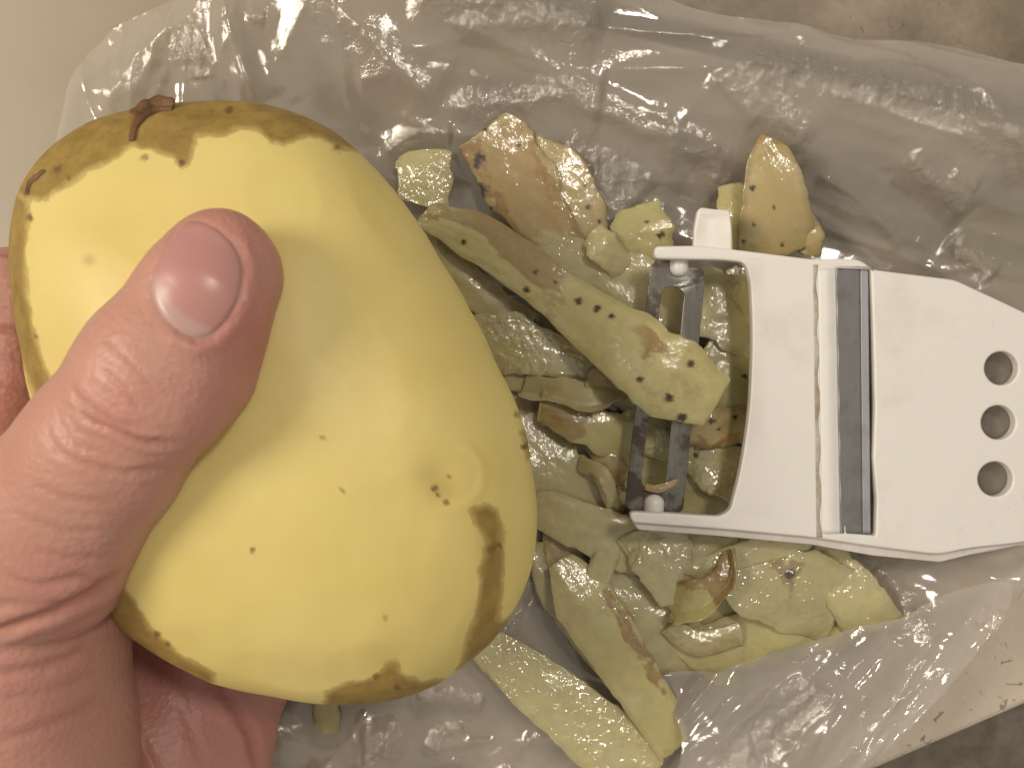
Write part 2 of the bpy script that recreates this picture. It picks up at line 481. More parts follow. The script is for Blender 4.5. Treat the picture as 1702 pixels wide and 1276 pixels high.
EXTRA = []
_r = np.random.default_rng(21)
def _fold(x, y, ang, L, A, wd, rf):
    p = [(x, y)]
    for _i in range(3):
        ang2 = ang + _r.normal(0, 0.12)
        p.append((p[-1][0] + L / 3 * math.cos(ang2), p[-1][1] + L / 3 * math.sin(ang2)))
    EXTRA.append((p, A, wd, rf))
for _i in range(46):      # long folds of the back wall
    _fold(_r.uniform(420, 1650), _r.uniform(-40, 330), _r.normal(0.28, 0.16), _r.uniform(220, 600), _r.uniform(0.05, 0.20), _r.uniform(6, 22), _r.choice([0, 0, 0, 0.3]))
for _i in range(26):      # folds fanning down on the left
    _fold(_r.uniform(180, 620), _r.uniform(-60, 60), _r.normal(1.6, 0.35), _r.uniform(120, 300), _r.uniform(0.05, 0.18), _r.uniform(6, 22), _r.choice([0, 0, 0.2]))
for _i in range(30):      # folds running down the front right wall
    _fold(_r.uniform(1200, 1720), _r.uniform(930, 1200), _r.normal(2.25, 0.12), _r.uniform(220, 520), _r.uniform(0.08, 0.28), _r.uniform(5, 18), _r.choice([0, 0, 0, 0.15]))
for _i in range(22):
    _fold(_r.uniform(430, 1100), _r.uniform(1150, 1290), _r.normal(2.6, 0.5), _r.uniform(60, 200), _r.uniform(0.05, 0.14), _r.uniform(6, 16), _r.choice([0, 0.2, 0.6]))
def film_height(Q, seed=3):
    x, y = Q[:, 0], Q[:, 1]
    h = 0.10 + 0.16 * fbm(x / 260, y / 260, seed, 3)
    # walls lifting towards the back rim and the front right rim
    back = smooth01(330, 40, y - 0.17 * (x - 850) * (x > 850)) * smooth01(150, 700, x)
    h += 1.1 * back
    front = smooth01(-40, 210, (x - 1290) * 0.62 + (y - 1120) * 0.78)
    h += 0.9 * front * (1 - smooth01(160, 330, (x - 1290) * 0.62 + (y - 1120) * 0.78))
    # crumple facets, stretched along the folds
    r = np.random.default_rng(seed)
    d1 = np.full(len(Q), 9e9); d2 = d1.copy()
    for sx, sy, ang in zip(r.uniform(-300, 2000, 60), r.uniform(-300, 1600, 60), r.uniform(-0.2, 0.9, 60)):
        dx = x - sx; dy = y - sy
        u = dx * math.cos(ang) + dy * math.sin(ang); v = -dx * math.sin(ang) + dy * math.cos(ang)
        d = np.sqrt((u * 0.5) ** 2 + (v * 1.5) ** 2) + 20 * math.sin(sx)
        m = d < d1
        d2 = np.where(m, d1, np.minimum(d2, d)); d1 = np.where(m, d, d1)
    h += 0.0016 * np.minimum(d1, 180)
    ruf = np.zeros(len(Q))
    wob = 5 * fbm(x / 70, y / 70, 5, 3)
    for pts, A, wd, rf in RIDGES + EXTRA:
        pa = np.asarray(pts, float); mg = wd * 6 + 10
        sel = np.where((x > pa[:, 0].min() - mg) & (x < pa[:, 0].max() + mg) & (y > pa[:, 1].min() - mg) & (y < pa[:, 1].max() + mg))[0]
        if not len(sel): continue
        d, t = poly_dist(Q[sel], pts)
        d = np.abs(d + wob[sel] * 0.5)
        prof = 0.55 * np.exp(-d / wd) + 0.45 * np.clip(1 - d / (wd * 3.0), 0, 1)
        ends = smooth01(0, 0.12, t) * smooth01(1, 0.88, t) * 0.7 + 0.3
        h[sel] += A * 0.62 * prof * ends
        ruf[sel] = np.maximum(ruf[sel], rf * np.exp(-(d / (wd * 1.1)) ** 2) * ends)
    cr = np.abs(fbm(x / 17, y / 24, 31, 3)) + 0.5 * np.abs(fbm(x / 9, y / 12, 37, 2))
    h += ruf * 0.10 * (cr - 0.3)
    h += 0.012 * fbm(x / 40, y / 40, 61, 3)
    # keep the film down where the peelings and the peeler press on it
    press = np.exp(-(((x - 1050) / 240) ** 2 + ((y - 700) / 300) ** 2) ** 2)
    press = np.maximum(press, smooth01(0, 60, poly_sd(Q, [(1040, 420), (1600, 450), (1750, 530), (1750, 900), (1560, 930), (1040, 880)])))
    under = smooth01(1480, 1660, x) * smooth01(440, 560, y) * smooth01(960, 860, y)
    press = np.maximum(press, smooth01(0, 80, poly_sd(Q, [(-300, 330), (400, 200), (640, 400), (880, 800), (850, 1050), (480, 1180), (420, 1320), (200, 1600), (-300, 1600)])))
    h = h * (1 - 0.85 * press) + 1.1 * under
    return h, ruf

def film_sheet(name, poly, mat, z0, step, parent, seed, extra=None):
    x0, y0 = np.min(poly, 0); x1, y1 = np.max(poly, 0)
    xs = np.arange(x0, x1 + step, step); ys = np.arange(y0, y1 + step, step)
    X, Y = np.meshgrid(xs, ys, indexing='ij')
    Q = np.stack([X.ravel(), Y.ravel()], 1)
    sd = poly_sd(Q, poly)
    h, ruf = film_height(Q, seed)
    if extra is not None: h = h + extra(Q, sd)
    z = z0 + h
    k = (CAM_H - 0.0) / FPX
    # the sheet is laid out flat on the table; only its height varies
    V = np.stack([(Q[:, 0] - CX) * k, -(Q[:, 1] - CY) * k, z], 1)
    F = grid_faces(len(xs), len(ys))[:, ::-1]
    keep = (sd[F] > 0).any(1)
    F = F[keep]
    # draw the outermost vertices in onto the sheet's outline
    Pl = np.vstack([poly, poly[:1]])
    ob = np.unique(F); ob = ob[sd[ob] < 0]
    bestd = np.full(len(ob), 1e9); snap = Q[ob].copy()
    for a, b in zip(Pl[:-1], Pl[1:]):
        ab = b - a; t = np.clip(((Q[ob] - a) @ ab) / (ab @ ab), 0, 1)[:, None]
        c = a + t * ab; d = np.linalg.norm(Q[ob] - c, axis=1); m = d < bestd
        bestd[m] = d[m]; snap[m] = c[m]
    V[ob, 0] = (snap[:, 0] - CX) * k; V[ob, 1] = -(snap[:, 1] - CY) * k
    used = np.unique(F); remap = np.full(len(V), -1); remap[used] = np.arange(len(used))
    return mesh_obj(name, V[used], remap[F], mat, parent, attrs={"ruffle": ruf[used]})

bag = empty("plastic_bag")
tag(bag, "crumpled translucent plastic bag spread under the potato peelings", "plastic bag")
rim_back = [(470, -260), (900, -260), (980, -60), (1060, 0), (1140, 42), (1240, 55), (1320, 70), (1400, 90), (1500, 92), (1580, 108), (1640, 128), (1702, 138), (1850, 175), (2050, 190)]
rim_front = [(2050, 680), (1850, 810), (1735, 905), (1672, 962), (1615, 1018), (1530, 1110), (1450, 1182), (1362, 1272), (1260, 1400), (1150, 1560), (-420, 1560), (-420, 1300), (-200, 700), (20, 420), (84, 300), (106, 200), (142, 118), (215, 55), (330, 0), (400, -90)]
BAGPOLY = catmull(np.array(rim_back + rim_front, float), 150, True)
def rim_drop(Q, sd):
    e = np.exp(-np.maximum(sd, 0) / 26)
    return -0.25 * e + 0.06 * e * np.sin(Q[:, 0] / 31 + Q[:, 1] / 23)
film_sheet("bottom_film", BAGPOLY, M_FILM, 0.0, 4.0, bag, 3, rim_drop)

# ------------------------------------------------------------------ potato
OUT = np.array([(350, 172), (464, 180), (560, 222), (628, 286), (680, 350), (730, 432), (780, 514), (824, 606), (866, 692), (884, 780), (893, 860), (884, 945), (848, 1025), (795, 1088), (728, 1134), (650, 1160), (560, 1165), (460, 1150), (365, 1130), (314, 1110), (260, 1074), (212, 1040), (160, 970), (112, 840), (76, 690), (52, 580), (34, 480), (30, 400), (46, 312), (90, 252), (160, 205), (250, 180)], float)
PZ = 5.6; PUP = 2.75; PDN = 2.7
PC = np.array([450.0, 690.0])
_oc = np.array([W(x, y, PZ)[:2] for x, y in OUT]); _c = W(PC[0], PC[1], PZ)[:2]
_th = np.arctan2(_oc[:, 1] - _c[1], _oc[:, 0] - _c[0]); _r = np.hypot(_oc[:, 0] - _c[0], _oc[:, 1] - _c[1])
_o = np.argsort(_th); _th = _th[_o]; _r = _r[_o]
_tp = np.concatenate([_th - 2 * np.pi, _th, _th + 2 * np.pi]); _rp = np.tile(_r, 3)
_tt = np.linspace(-np.pi, np.pi, 720, endpoint=False)
_rr = np.interp(_tt, _tp, _rp)
_k = np.exp(-(np.arange(-14, 15) / 6.0) ** 2); _k /= _k.sum()
_rr = np.convolve(np.concatenate([_rr[-14:], _rr, _rr[:14]]), _k, 'valid')
def pot_R(th): return np.interp(th, np.concatenate([_tt, [np.pi]]), np.concatenate([_rr, _rr[:1]]))
def pot_top(x, y):
    """height of the potato's upper surface at world cm x, y"""
    th = np.arctan2(y - _c[1], x - _c[0]); rho = np.hypot(x - _c[0], y - _c[1]) / pot_R(th)
    return PZ + PUP * np.sqrt(np.clip(1 - np.clip(rho, 0, 1) ** 2.1, 0, 1))

def potato():
    nu, nv = 720, 300
    th = np.linspace(-np.pi, np.pi, nu, endpoint=False)
    ph = np.linspace(-np.pi / 2 + 1e-3, np.pi / 2 - 1e-3, nv)
    T, P = np.meshgrid(th, ph, indexing='ij')
    rho = np.cos(P) ** 0.95
    z = np.where(P > 0, PUP, PDN) * np.sign(P) * np.abs(np.sin(P)) ** 1.0
    R = pot_R(T) * rho
    V = np.stack([_c[0] + R * np.cos(T), _c[1] + R * np.sin(T), PZ + z], -1).reshape(-1, 3)
    # flat strips left by the peeler: shave the skin with shallow planes
    C = np.array([_c[0], _c[1], PZ])
    r = np.random.default_rng(12)
    for i in range(34):
        a = r.uniform(0, 2 * np.pi); el = r.uniform(0.15, 1.35)
        n = np.array([math.cos(a) * math.cos(el), math.sin(a) * math.cos(el), math.sin(el)])
        d = (V - C) @ n
        lim = d.max() - r.uniform(0.02, 0.06)
        ex = d - lim
        soft = 0.02
        cut = np.where(ex > 0, ex * ex / (ex + soft), 0)
        V = V - cut[:, None] * n * 0.8
    Q = to_px(V); up = V[:, 2] > PZ - 1.2
    # a shallow eye scooped out, with the rim of the scoop to its right
    d = np.hypot((Q[:, 0] - 732), (Q[:, 1] - 800) * 0.9)
    V[:, 2] -= up * 0.06 * np.exp(-(d / 34) ** 2)
    d = np.abs(np.hypot(Q[:, 0] - 752, Q[:, 1] - 790) - 52)
    side = smooth01(-0.4, 0.5, np.cos(np.arctan2(Q[:, 1] - 790, Q[:, 0] - 752) - 0.25))
    V[:, 2] += up * 0.022 * np.exp(-(d / 9) ** 2) * side
    lo = 0.012 * fbm(Q[:, 0] / 70, Q[:, 1] / 70, 9, 3)
    V[:, 2] += lo
    Q = to_px(V)
    polys = [
        [(40, 335), (75, 332), (130, 292), (180, 268), (222, 240), (232, 247), (252, 248), (290, 260), (300, 280), (310, 276), (318, 250), (328, 226), (370, 224), (400, 214), (425, 216), (445, 234), (470, 241), (500, 226), (530, 226), (566, 250), (640, 260), (520, 130), (300, 120), (80, 190), (0, 300)],
        [(780, 846), (806, 834), (828, 848), (836, 905), (834, 975), (826, 1030), (850, 1024), (880, 1000), (840, 1080), (790, 1100), (760, 1110), (776, 1070), (792, 1030), (800, 950), (806, 900), (790, 872)],
        [(540, 1150), (575, 1134), (618, 1122), (640, 1100), (658, 1100), (672, 1118), (700, 1130), (735, 1128), (720, 1180), (540, 1190)],
        [(0, 300), (50, 330), (46, 400), (44, 480), (58, 560), (78, 620), (98, 660), (70, 680), (0, 520)],
        [(150, 930), (212, 985), (248, 1040), (305, 1092), (356, 1118), (340, 1160), (180, 1090)],
        [(868, 720), (874, 735), (878, 760), (900, 770), (900, 700)],
    ]
    sk = np.full(len(V), -99.0)
    for p in polys: sk = np.maximum(sk, poly_sd(Q, p))
    sk = np.where(V[:, 2] < PZ - 0.55, np.maximum(sk, (PZ - 0.55 - V[:, 2]) * 60), sk)
    sk = np.where(up, sk, np.maximum(sk, 20))
    skin = np.clip(0.5 + sk / 34.0, 0, 1)
    spot = np.zeros(len(V)); stain = np.zeros(len(V))
    for x, y, r_, s_ in [(302, 270, 5, .9), (382, 184, 6, .9), (352, 186, 4, .5), (421, 912, 4.5, .8), (535, 727, 4, .5), (568, 815, 3.5, .6), (722, 812, 5, .85), (728, 822, 4, .9), (741, 834, 4.5, .8), (746, 792, 3.5, .6), (816, 912, 6, .6), (829, 906, 5, .8), (640, 1026, 4, .4), (96, 282, 5, .9), (50, 362, 5, .9), (60, 560, 4, .8), (262, 1054, 5, .8), (873, 742, 6, .9), (660, 1142, 5, .8), (625, 1124, 5, .7), (240, 262, 5, .6), (115, 296, 4, .8), (860, 690, 5, .6), (560, 246, 5, .7), (280, 1070, 4, .8)]:
        d = np.hypot(Q[:, 0] - x, Q[:, 1] - y) + r_ * 0.9 * fbm(Q[:, 0] / 6, Q[:, 1] / 6, int(x), 3)
        spot = np.maximum(spot, s_ * smooth01(r_ * 1.5, r_ * 0.6, d) * up)
    for x, y, rx, ry, s_ in [(148, 432, 11, 9, .55), (738, 812, 26, 26, .35), (720, 790, 30, 20, .2), (150, 380, 60, 40, .10), (120, 560, 40, 60, .08), (815, 900, 20, 40, .5), (640, 1100, 40, 40, .25), (520, 1100, 60, 40, .12)]:
        d = np.sqrt(((Q[:, 0] - x) / rx) ** 2 + ((Q[:, 1] - y) / ry) ** 2)
        stain = np.maximum(stain, s_ * np.exp(-d * d) * up)
    root = empty("potato")
    tag(root, "big half-peeled yellow potato held in the hand", "potato")
    mesh_obj("flesh", V, grid_faces(nu, nv, True), M_POT, root, attrs={"skin": skin, "spot": spot, "stain": stain})
    # curled bits of dark skin still attached along the top edge
    def flap(pts, wid, zz, lift):
        def on(x, y):
            z = PZ + 0.4
            for _ in range(12): z = 0.5 * z + 0.5 * float(pot_top(*W(x, y, z)[:2]))
            return W(x, y, z)
        c = catmull([on(x, y) for x, y in pts], 26)
        Vv = []; m = 9
        for i, p in enumerate(c):
            t = c[min(i + 1, 25)] - c[max(i - 1, 0)]; t /= np.linalg.norm(t)
            s = np.cross(t, [0, 0, 1]); s /= np.linalg.norm(s) + 1e-9
            w = wid * (0.35 + 0.65 * math.sin(math.pi * min(1, (i + 3) / 29)) ** 0.6) * (1 + 0.10 * math.sin(i * 0.9))
            for j in range(m):
                a = 2 * math.pi * j / m
                Vv.append(p + s * w * math.cos(a) + np.array([0, 0, 1]) * (w * 0.38 * math.sin(a) + lift) + rng.normal(0, 0.002, 3))
        n = len(c)
        F = [(i * m + j, i * m + (j + 1) % m, (i + 1) * m + (j + 1) % m, (i + 1) * m + j) for i in range(n - 1) for j in range(m)]
        F += [tuple(range(m))[::-1], tuple((n - 1) * m + j for j in range(m))]
        return mesh_obj("skin_flap", Vv, F, M_DARK, root)
    flap([(220, 234), (226, 210), (243, 194), (266, 184), (288, 182)], 0.07, 6.1, 0.05)
    flap([(226, 196), (248, 183), (272, 176), (292, 177)], 0.17, 6.05, 0.10)
    flap([(46, 324), (52, 306), (62, 296), (76, 284)], 0.06, 5.8, 0.04)
    return root
potato()

# ------------------------------------------------------------------ hand (one continuous surface from a distance field)
def rcone(P, a, b, ra, rb, sz=1.0):
    """rounded cone a-b; sz < 1 flattens it vertically about its own axis"""
    a = np.asarray(a, np.float32); b = np.asarray(b, np.float32)
    ab = b - a; L = float(ab @ ab) + 1e-9
    pa = P - a
    t = np.clip((pa @ ab) / L, 0, 1)
    q = pa - t[:, None] * ab
    if sz != 1.0:
        return np.sqrt(q[:, 0] ** 2 + q[:, 1] ** 2 + (q[:, 2] / sz) ** 2) - (ra + (rb - ra) * t)
    return np.sqrt((q * q).sum(1)) - (ra + (rb - ra) * t)
def ell(P, c, r, ang=0.0):
    q = P - np.asarray(c, np.float32)
    ca, sa = math.cos(ang), math.sin(ang)
    x = q[:, 0] * ca + q[:, 1] * sa; y = -q[:, 0] * sa + q[:, 1] * ca
    k = np.sqrt((x / r[0]) ** 2 + (y / r[1]) ** 2 + (q[:, 2] / r[2]) ** 2)
    return (k - 1) * min(r)
def smin(a, b, k):
    h = np.clip(0.5 + 0.5 * (b - a) / k, 0, 1)
    return b * (1 - h) + a * h - k * h * (1 - h)

def Wp(px, py, z): return W(px, py, z).astype(np.float32)
def px2cm(p, z): return p * (CAM_H - z) / FPX

# thumb: joints in photo pixels with radius in pixels at that height
TZ = [8.95, 8.95, 8.75, 8.35, 7.6]
def thumb_sdf(P):
    tip = Wp(362, 446, 8.75); nb = Wp(336, 492, 8.95); ip = Wp(258, 628, 8.95); mid = Wp(168, 752, 8.4); mcp = Wp(62, 905, 7.3)
    d = rcone(P, tip, nb, px2cm(100, 8.8), px2cm(110, 8.9), 0.80)
    # fleshy pad bulging on the right side
    d = smin(d, rcone(P, Wp(385, 466, 8.45), Wp(330, 610, 8.5), px2cm(84, 8.5), px2cm(100, 8.5), 0.85), 0.25)
    d = smin(d, rcone(P, nb, ip, px2cm(110, 8.9), px2cm(133, 8.9), 0.80), 0.2)
    d = smin(d, rcone(P, ip, mid, px2cm(133, 8.8), px2cm(134, 8.4), 0.82), 0.3)
    d = smin(d, rcone(P, mid, mcp, px2cm(134, 8.4), px2cm(165, 7.3), 0.88), 0.3)
    return d
def palm_sdf(P):
    # thenar mass running down to the wrist
    d = rcone(P, Wp(40, 1010, 6.0), Wp(40, 1210, 5.3), px2cm(172, 6.0), px2cm(168, 5.3), 1.05)
    d = smin(d, rcone(P, Wp(40, 1210, 5.3), Wp(90, 1480, 3.8), px2cm(165, 5.3), px2cm(180, 3.6), 0.85), 0.6)
    return d
def base_sdf(P):
    # palm below the potato, heel of the hand and wrist
    d = ell(P, Wp(250, 960, 1.75), (3.5, 4.2, 1.15), 0.15)
    d = smin(d, rcone(P, Wp(330, 1110, 1.75), Wp(300, 1290, 1.9), 1.45, 1.65), 0.5)
    d = smin(d, rcone(P, Wp(410, 1050, 1.7), Wp(338, 1300, 1.8), 1.1, 1.15), 0.30)
    d = smin(d, rcone(P, Wp(170, 1250, 2.3), Wp(170, 1620, 2.2), 1.9, 2.1, 0.95), 0.8)
    d = smin(d, rcone(P, Wp(290, 1270, 2.0), Wp(240, 1620, 2.1), 1.7, 1.9, 1.0), 0.8)
    d = smin(d, rcone(P, Wp(200, 1600, 2.2), Wp(130, 2300, 2.6), 2.7, 3.3, 0.85), 1.0)
    # web between thumb and forefinger
    d = smin(d, rcone(P, Wp(10, 940, 4.6), Wp(60, 800, 2.9), 1.5, 1.0), 0.5)
    d = smin(d, rcone(P, Wp(-40, 960, 5.0), Wp(-70, 800, 4.0), 1.4, 1.0), 0.5)
    return d
FINGERS = [  # joints px,z and radii cm
    [((-45, 830, 4.2), 1.08), ((4, 640, 4.25), 1.05), ((14, 500, 4.1), 1.02), ((80, 480, 3.2), 0.92), ((190, 440, 2.2), 0.74)],
    [((140, 800, 1.7), 1.0), ((150, 560, 1.5), 0.97), ((240, 420, 1.5), 0.9), ((330, 380, 1.75), 0.76)],
    [((290, 800, 1.6), 0.98), ((340, 600, 1.4), 0.93), ((420, 480, 1.45), 0.86), ((480, 440, 1.7), 0.74)],
    [((420, 880, 1.6), 0.9), ((520, 720, 1.5), 0.8), ((580, 620, 1.55), 0.74), ((620, 570, 1.8), 0.62)],
]
def finger_sdf(P, f):
    d = None
    for (p, r), (q, s) in zip(f[:-1], f[1:]):
        c = rcone(P, Wp(*p), Wp(*q), r, s)
        d = c if d is None else smin(d, c, 0.12)
    return d
def hand_sdf(P):
    P = P.astype(np.float32)
    d = base_sdf(P)
    d = smin(d, palm_sdf(P), 0.28)
    for f in FINGERS: d = smin(d, finger_sdf(P, f), 0.22)
    d = smin(d, thumb_sdf(P), 0.14)
    return d

def surface_nets(lo, hi, h, fn):
    n = np.ceil((hi - lo) / h).astype(int) + 1
    c = 4
    nc = n // c + 2
    gx = [lo[i] + np.arange(nc[i]) * h * c for i in range(3)]
    G = np.stack(np.meshgrid(*gx, indexing='ij'), -1).reshape(-1, 3)
    dc = fn(G).reshape(nc)
    near = np.abs(dc) < h * c * 2.0
    big = np.repeat(np.repeat(np.repeat(near, c, 0), c, 1), c, 2)[:n[0], :n[1], :n[2]]
    big |= np.roll(np.roll(np.roll(big, c // 2, 0), c // 2, 1), c // 2, 2)
    val = np.repeat(np.repeat(np.repeat(dc, c, 0), c, 1), c, 2)[:n[0], :n[1], :n[2]].astype(np.float32)
    idx = np.argwhere(big)
    for s in range(0, len(idx), 400000):
        ii = idx[s:s + 400000]
        val[ii[:, 0], ii[:, 1], ii[:, 2]] = fn(lo + ii * h)
    ins = val < 0
    cs = ins[:-1, :-1, :-1].astype(np.int8)
    cnt = np.zeros_like(cs)
    for dx in (0, 1):
        for dy in (0, 1):
            for dz in (0, 1):
                cnt += ins[dx:n[0] - 1 + dx, dy:n[1] - 1 + dy, dz:n[2] - 1 + dz]
    act = (cnt > 0) & (cnt < 8)
    cells = np.argwhere(act)
    vid = np.full(act.shape, -1, np.int32); vid[act] = np.arange(len(cells))
    V = lo + (cells + 0.5) * h
    F = []
    for ax in range(3):
        o1, o2 = [(1, 2), (2, 0), (0, 1)][ax]
        a = [slice(None)] * 3; b = [slice(None)] * 3
        a[ax] = slice(0, -1); b[ax] = slice(1, None)
        A = ins[tuple(a)]; B = ins[tuple(b)]
        e = np.argwhere(A != B)
        ok = (e[:, o1] > 0) & (e[:, o2] > 0) & (e[:, o1] < n[o1] - 1) & (e[:, o2] < n[o2] - 1)
        e = e[ok]
        fl = A[e[:, 0], e[:, 1], e[:, 2]]
        def cell(d1, d2):
            q = e.copy(); q[:, o1] -= d1; q[:, o2] -= d2
            return vid[q[:, 0], q[:, 1], q[:, 2]]
        q = np.stack([cell(1, 1), cell(0, 1), cell(0, 0), cell(1, 0)], 1)
        q[~fl] = q[~fl][:, ::-1]
        F.append(q)
    return V, np.concatenate(F)

def grad(fn, P, e=0.02):
    g = np.stack([fn(P + np.eye(3)[i] * e) - fn(P - np.eye(3)[i] * e) for i in range(3)], 1)
    return g / (np.linalg.norm(g, axis=1, keepdims=True) + 1e-9)

NAIL = [(247, 470), (249, 497), (266, 527), (298, 556), (327, 569), (356, 560), (382, 532), (402, 492), (408, 445), (394, 408), (366, 378), (330, 362), (300, 366), (276, 400), (256, 440)]
CREASES = [  # px polyline, depth cm, width px
    ([(170, 556), (212, 597), (259, 656)], 0.030, 5), ([(159, 609), (206, 647), (232, 680)], 0.035, 5),
    ([(129, 675), (153, 698), (206, 719), (247, 735), (300, 738)], 0.05, 6), ([(120, 640), (140, 670), (190, 700), (240, 708)], 0.035, 6),
    ([(73, 713), (97, 748), (132, 766), (206, 784), (285, 775)], 0.032, 6), ([(95, 690), (120, 735), (180, 755)], 0.02, 5),
    ([(53, 801), (118, 828), (191, 834)], 0.022, 6), ([(20, 850), (100, 880), (190, 880)], 0.018, 7),
    ([(0, 951), (68, 969), (123, 958), (175, 965)], 0.03, 6), ([(59, 913), (118, 925), (185, 922)], 0.022, 6),
    ([(-40, 1060), (0, 1048), (44, 1032), (97, 1013), (165, 978), (206, 944)], 0.11, 9),
    ([(-20, 1000), (50, 1004), (120, 995)], 0.03, 7),
    ([(-20, 1120), (82, 1104), (150, 1072)], 0.045, 8), ([(-10, 1232), (99, 1196), (170, 1155)], 0.03, 9), ([(-10, 1165), (90, 1145), (170, 1110)], 0.02, 7),
    ([(345, 1118), (388, 1176), (415, 1216), (432, 1290)], 0.085, 9), ([(201, 1173), (224, 1222), (265, 1290)], 0.06, 9),
    ([(240, 1080), (300, 1150), (340, 1290)], 0.02, 9),
    ([(-10, 416), (40, 426)], 0.04, 5), ([(-10, 547), (30, 549), (60, 558)], 0.06, 6), ([(-10, 592), (60, 600)], 0.02, 5), ([(-10, 470), (40, 476)], 0.012, 5), ([(-10, 640), (70, 655)], 0.02, 6),
]
def hand():
    lo = np.array([-13.2, -13.0, -0.6]); hi = np.array([-1.2, 4.6, 10.2])
    h = 0.058
    V, F = surface_nets(lo, hi, h, hand_sdf)
    for _ in range(2):
        V = V - hand_sdf(V)[:, None] * grad(hand_sdf, V) * 0.9
    # light relaxation
    N = grad(hand_sdf, V, 0.05)
    Q = to_px(V); top = N[:, 2] > 0.05
    disp = np.zeros(len(V)); crease = np.zeros(len(V))
    wob = np.stack([3.0 * fbm(Q[:, 0] / 22, Q[:, 1] / 22, 71, 3), 3.0 * fbm(Q[:, 0] / 22, Q[:, 1] / 22, 77, 3)], 1)
    for i, (pts, dep, wd) in enumerate(CREASES):
        low = i in (15, 16, 17)          # palm creases lie lower than the thumb
        if low: lay = (V[:, 2] < 4.6)
        elif i >= 18: lay = (V[:, 2] < 6.5)
        else: lay = (V[:, 2] > 3.6)
        if not low and i < 18:
            pts = catmull(pts, 18)
        pa = np.asarray(pts, float); mg = wd * 5 + 6
        sel = np.where(lay & top & (Q[:, 0] > pa[:, 0].min() - mg) & (Q[:, 0] < pa[:, 0].max() + mg) & (Q[:, 1] > pa[:, 1].min() - mg) & (Q[:, 1] < pa[:, 1].max() + mg))[0]
        d, t = poly_dist(Q[sel] + wob[sel], pts)
        e = smooth01(0, 0.18, t) * smooth01(1, 0.8, t)
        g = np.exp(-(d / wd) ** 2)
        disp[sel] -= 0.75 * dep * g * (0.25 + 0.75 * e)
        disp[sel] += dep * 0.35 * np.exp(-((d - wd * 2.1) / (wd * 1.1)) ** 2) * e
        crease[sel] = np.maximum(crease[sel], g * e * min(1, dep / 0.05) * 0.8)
    # fold round the nail, and the bed the plate sits in
    onth = V[:, 2] > 7.9
    sd = poly_sd(Q, NAIL)
    vis = smooth01(300, 345, Q[:, 0] * 0.8 + (Q[:, 1] - 380) * 0.6)
    disp -= onth * top * 0.035 * smooth01(-3, 9, sd)
    disp += onth * top * vis * 0.04 * np.exp(-((sd + 13) / 11) ** 2)
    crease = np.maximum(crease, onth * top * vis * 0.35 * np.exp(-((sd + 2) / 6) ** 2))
    # fine skin folds over the joint
    fx = Q[:, 0] * 0.6 - Q[:, 1] * 0.8; fy = Q[:, 0] * 0.8 + Q[:, 1] * 0.6
    kn = np.exp(-(((Q[:, 0] - 190) / 110) ** 2 + ((Q[:, 1] - 705) / 90) ** 2)) * onth
    disp -= 0.009 * kn * np.abs(fbm(fx / 16, fy / 60, 91, 3)) * 2
    oth = (V[:, 2] > 3.0) * (1 - kn)
    disp -= 0.004 * oth * np.abs(fbm(fx / 22, fy / 55, 95, 3)) * 2
    disp += 0.03 * fbm(Q[:, 0] / 90, Q[:, 1] / 90, 99, 2)
    V = V + N * disp[:, None]
    red = np.zeros(len(V))
    for x, y, r, s_, z0, z1 in [(430, 560, 90, .9, 7.5, 12), (400, 400, 90, .5, 7.5, 12), (200, 690, 80, .35, 7.5, 12), (360, 700, 90, .5, 7, 12), (120, 1000, 120, .45, 3, 9), (330, 1130, 160, .75, 0, 4.8), (440, 1180, 120, .7, 0, 4.8), (20, 640, 120, .6, 0, 6.5), (60, 1150, 140, .4, 2, 8)]:
        d = np.hypot(Q[:, 0] - x, Q[:, 1] - y)
        red = np.maximum(red, s_ * np.exp(-(d / r) ** 2) * ((V[:, 2] > z0) & (V[:, 2] < z1)))
    red = np.where(V[:, 2] < 4.2, np.maximum(red, 0.30), red)
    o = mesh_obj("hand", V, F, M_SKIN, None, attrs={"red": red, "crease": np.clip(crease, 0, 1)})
    tag(o, "bare hand holding the potato with its thumb pressed on top", "hand")
    # thumb nail: a curved plate fitted to the thumb's upper surface
    nb, na = 34, 40
    B = np.array(NAIL, float)
    cen = np.array([328.0, 462.0])
    poly = catmull(B, 96, True)
    Vn = []; lun = []; rad = np.linspace(0, 1, 22)
    pts = []
    for r in rad:
        for p in poly: pts.append(cen + (p - cen) * r)
    pts = np.array(pts)
    z = np.full(len(pts), 10.4)
    for _ in range(60):
        P = np.stack([(pts[:, 0] - CX) * (CAM_H - z) / FPX, -(pts[:, 1] - CY) * (CAM_H - z) / FPX, z], 1)
        z = z - np.clip(thumb_sdf(P.astype(np.float32)), -0.2, 0.2) * 0.8
    P = np.stack([(pts[:, 0] - CX) * (CAM_H - z) / FPX, -(pts[:, 1] - CY) * (CAM_H - z) / FPX, z], 1)
    Nn = grad(thumb_sdf, P, 0.12)
    rr = np.repeat(rad, len(poly))
    P = P + Nn * (0.014 - 0.05 * smooth01(0.86, 1.0, rr) + 0.012 * (1 - rr ** 2))[:, None]
    dl, _ = poly_dist(pts, [(244, 480), (262, 520), (296, 552), (330, 566)])
    lun = smooth01(36, 20, dl + 2 * fbm(pts[:, 0] / 14, pts[:, 1] / 14, 4, 2)) * 0.9
    nail = mesh_obj("nail", P, grid_faces(len(rad), len(poly)), M_NAIL, o, attrs={"lunula": lun})
    me = nail.data
    bm = bmesh.new(); bm.from_mesh(me)
    bm.verts.ensure_lookup_table()
    m = len(poly)
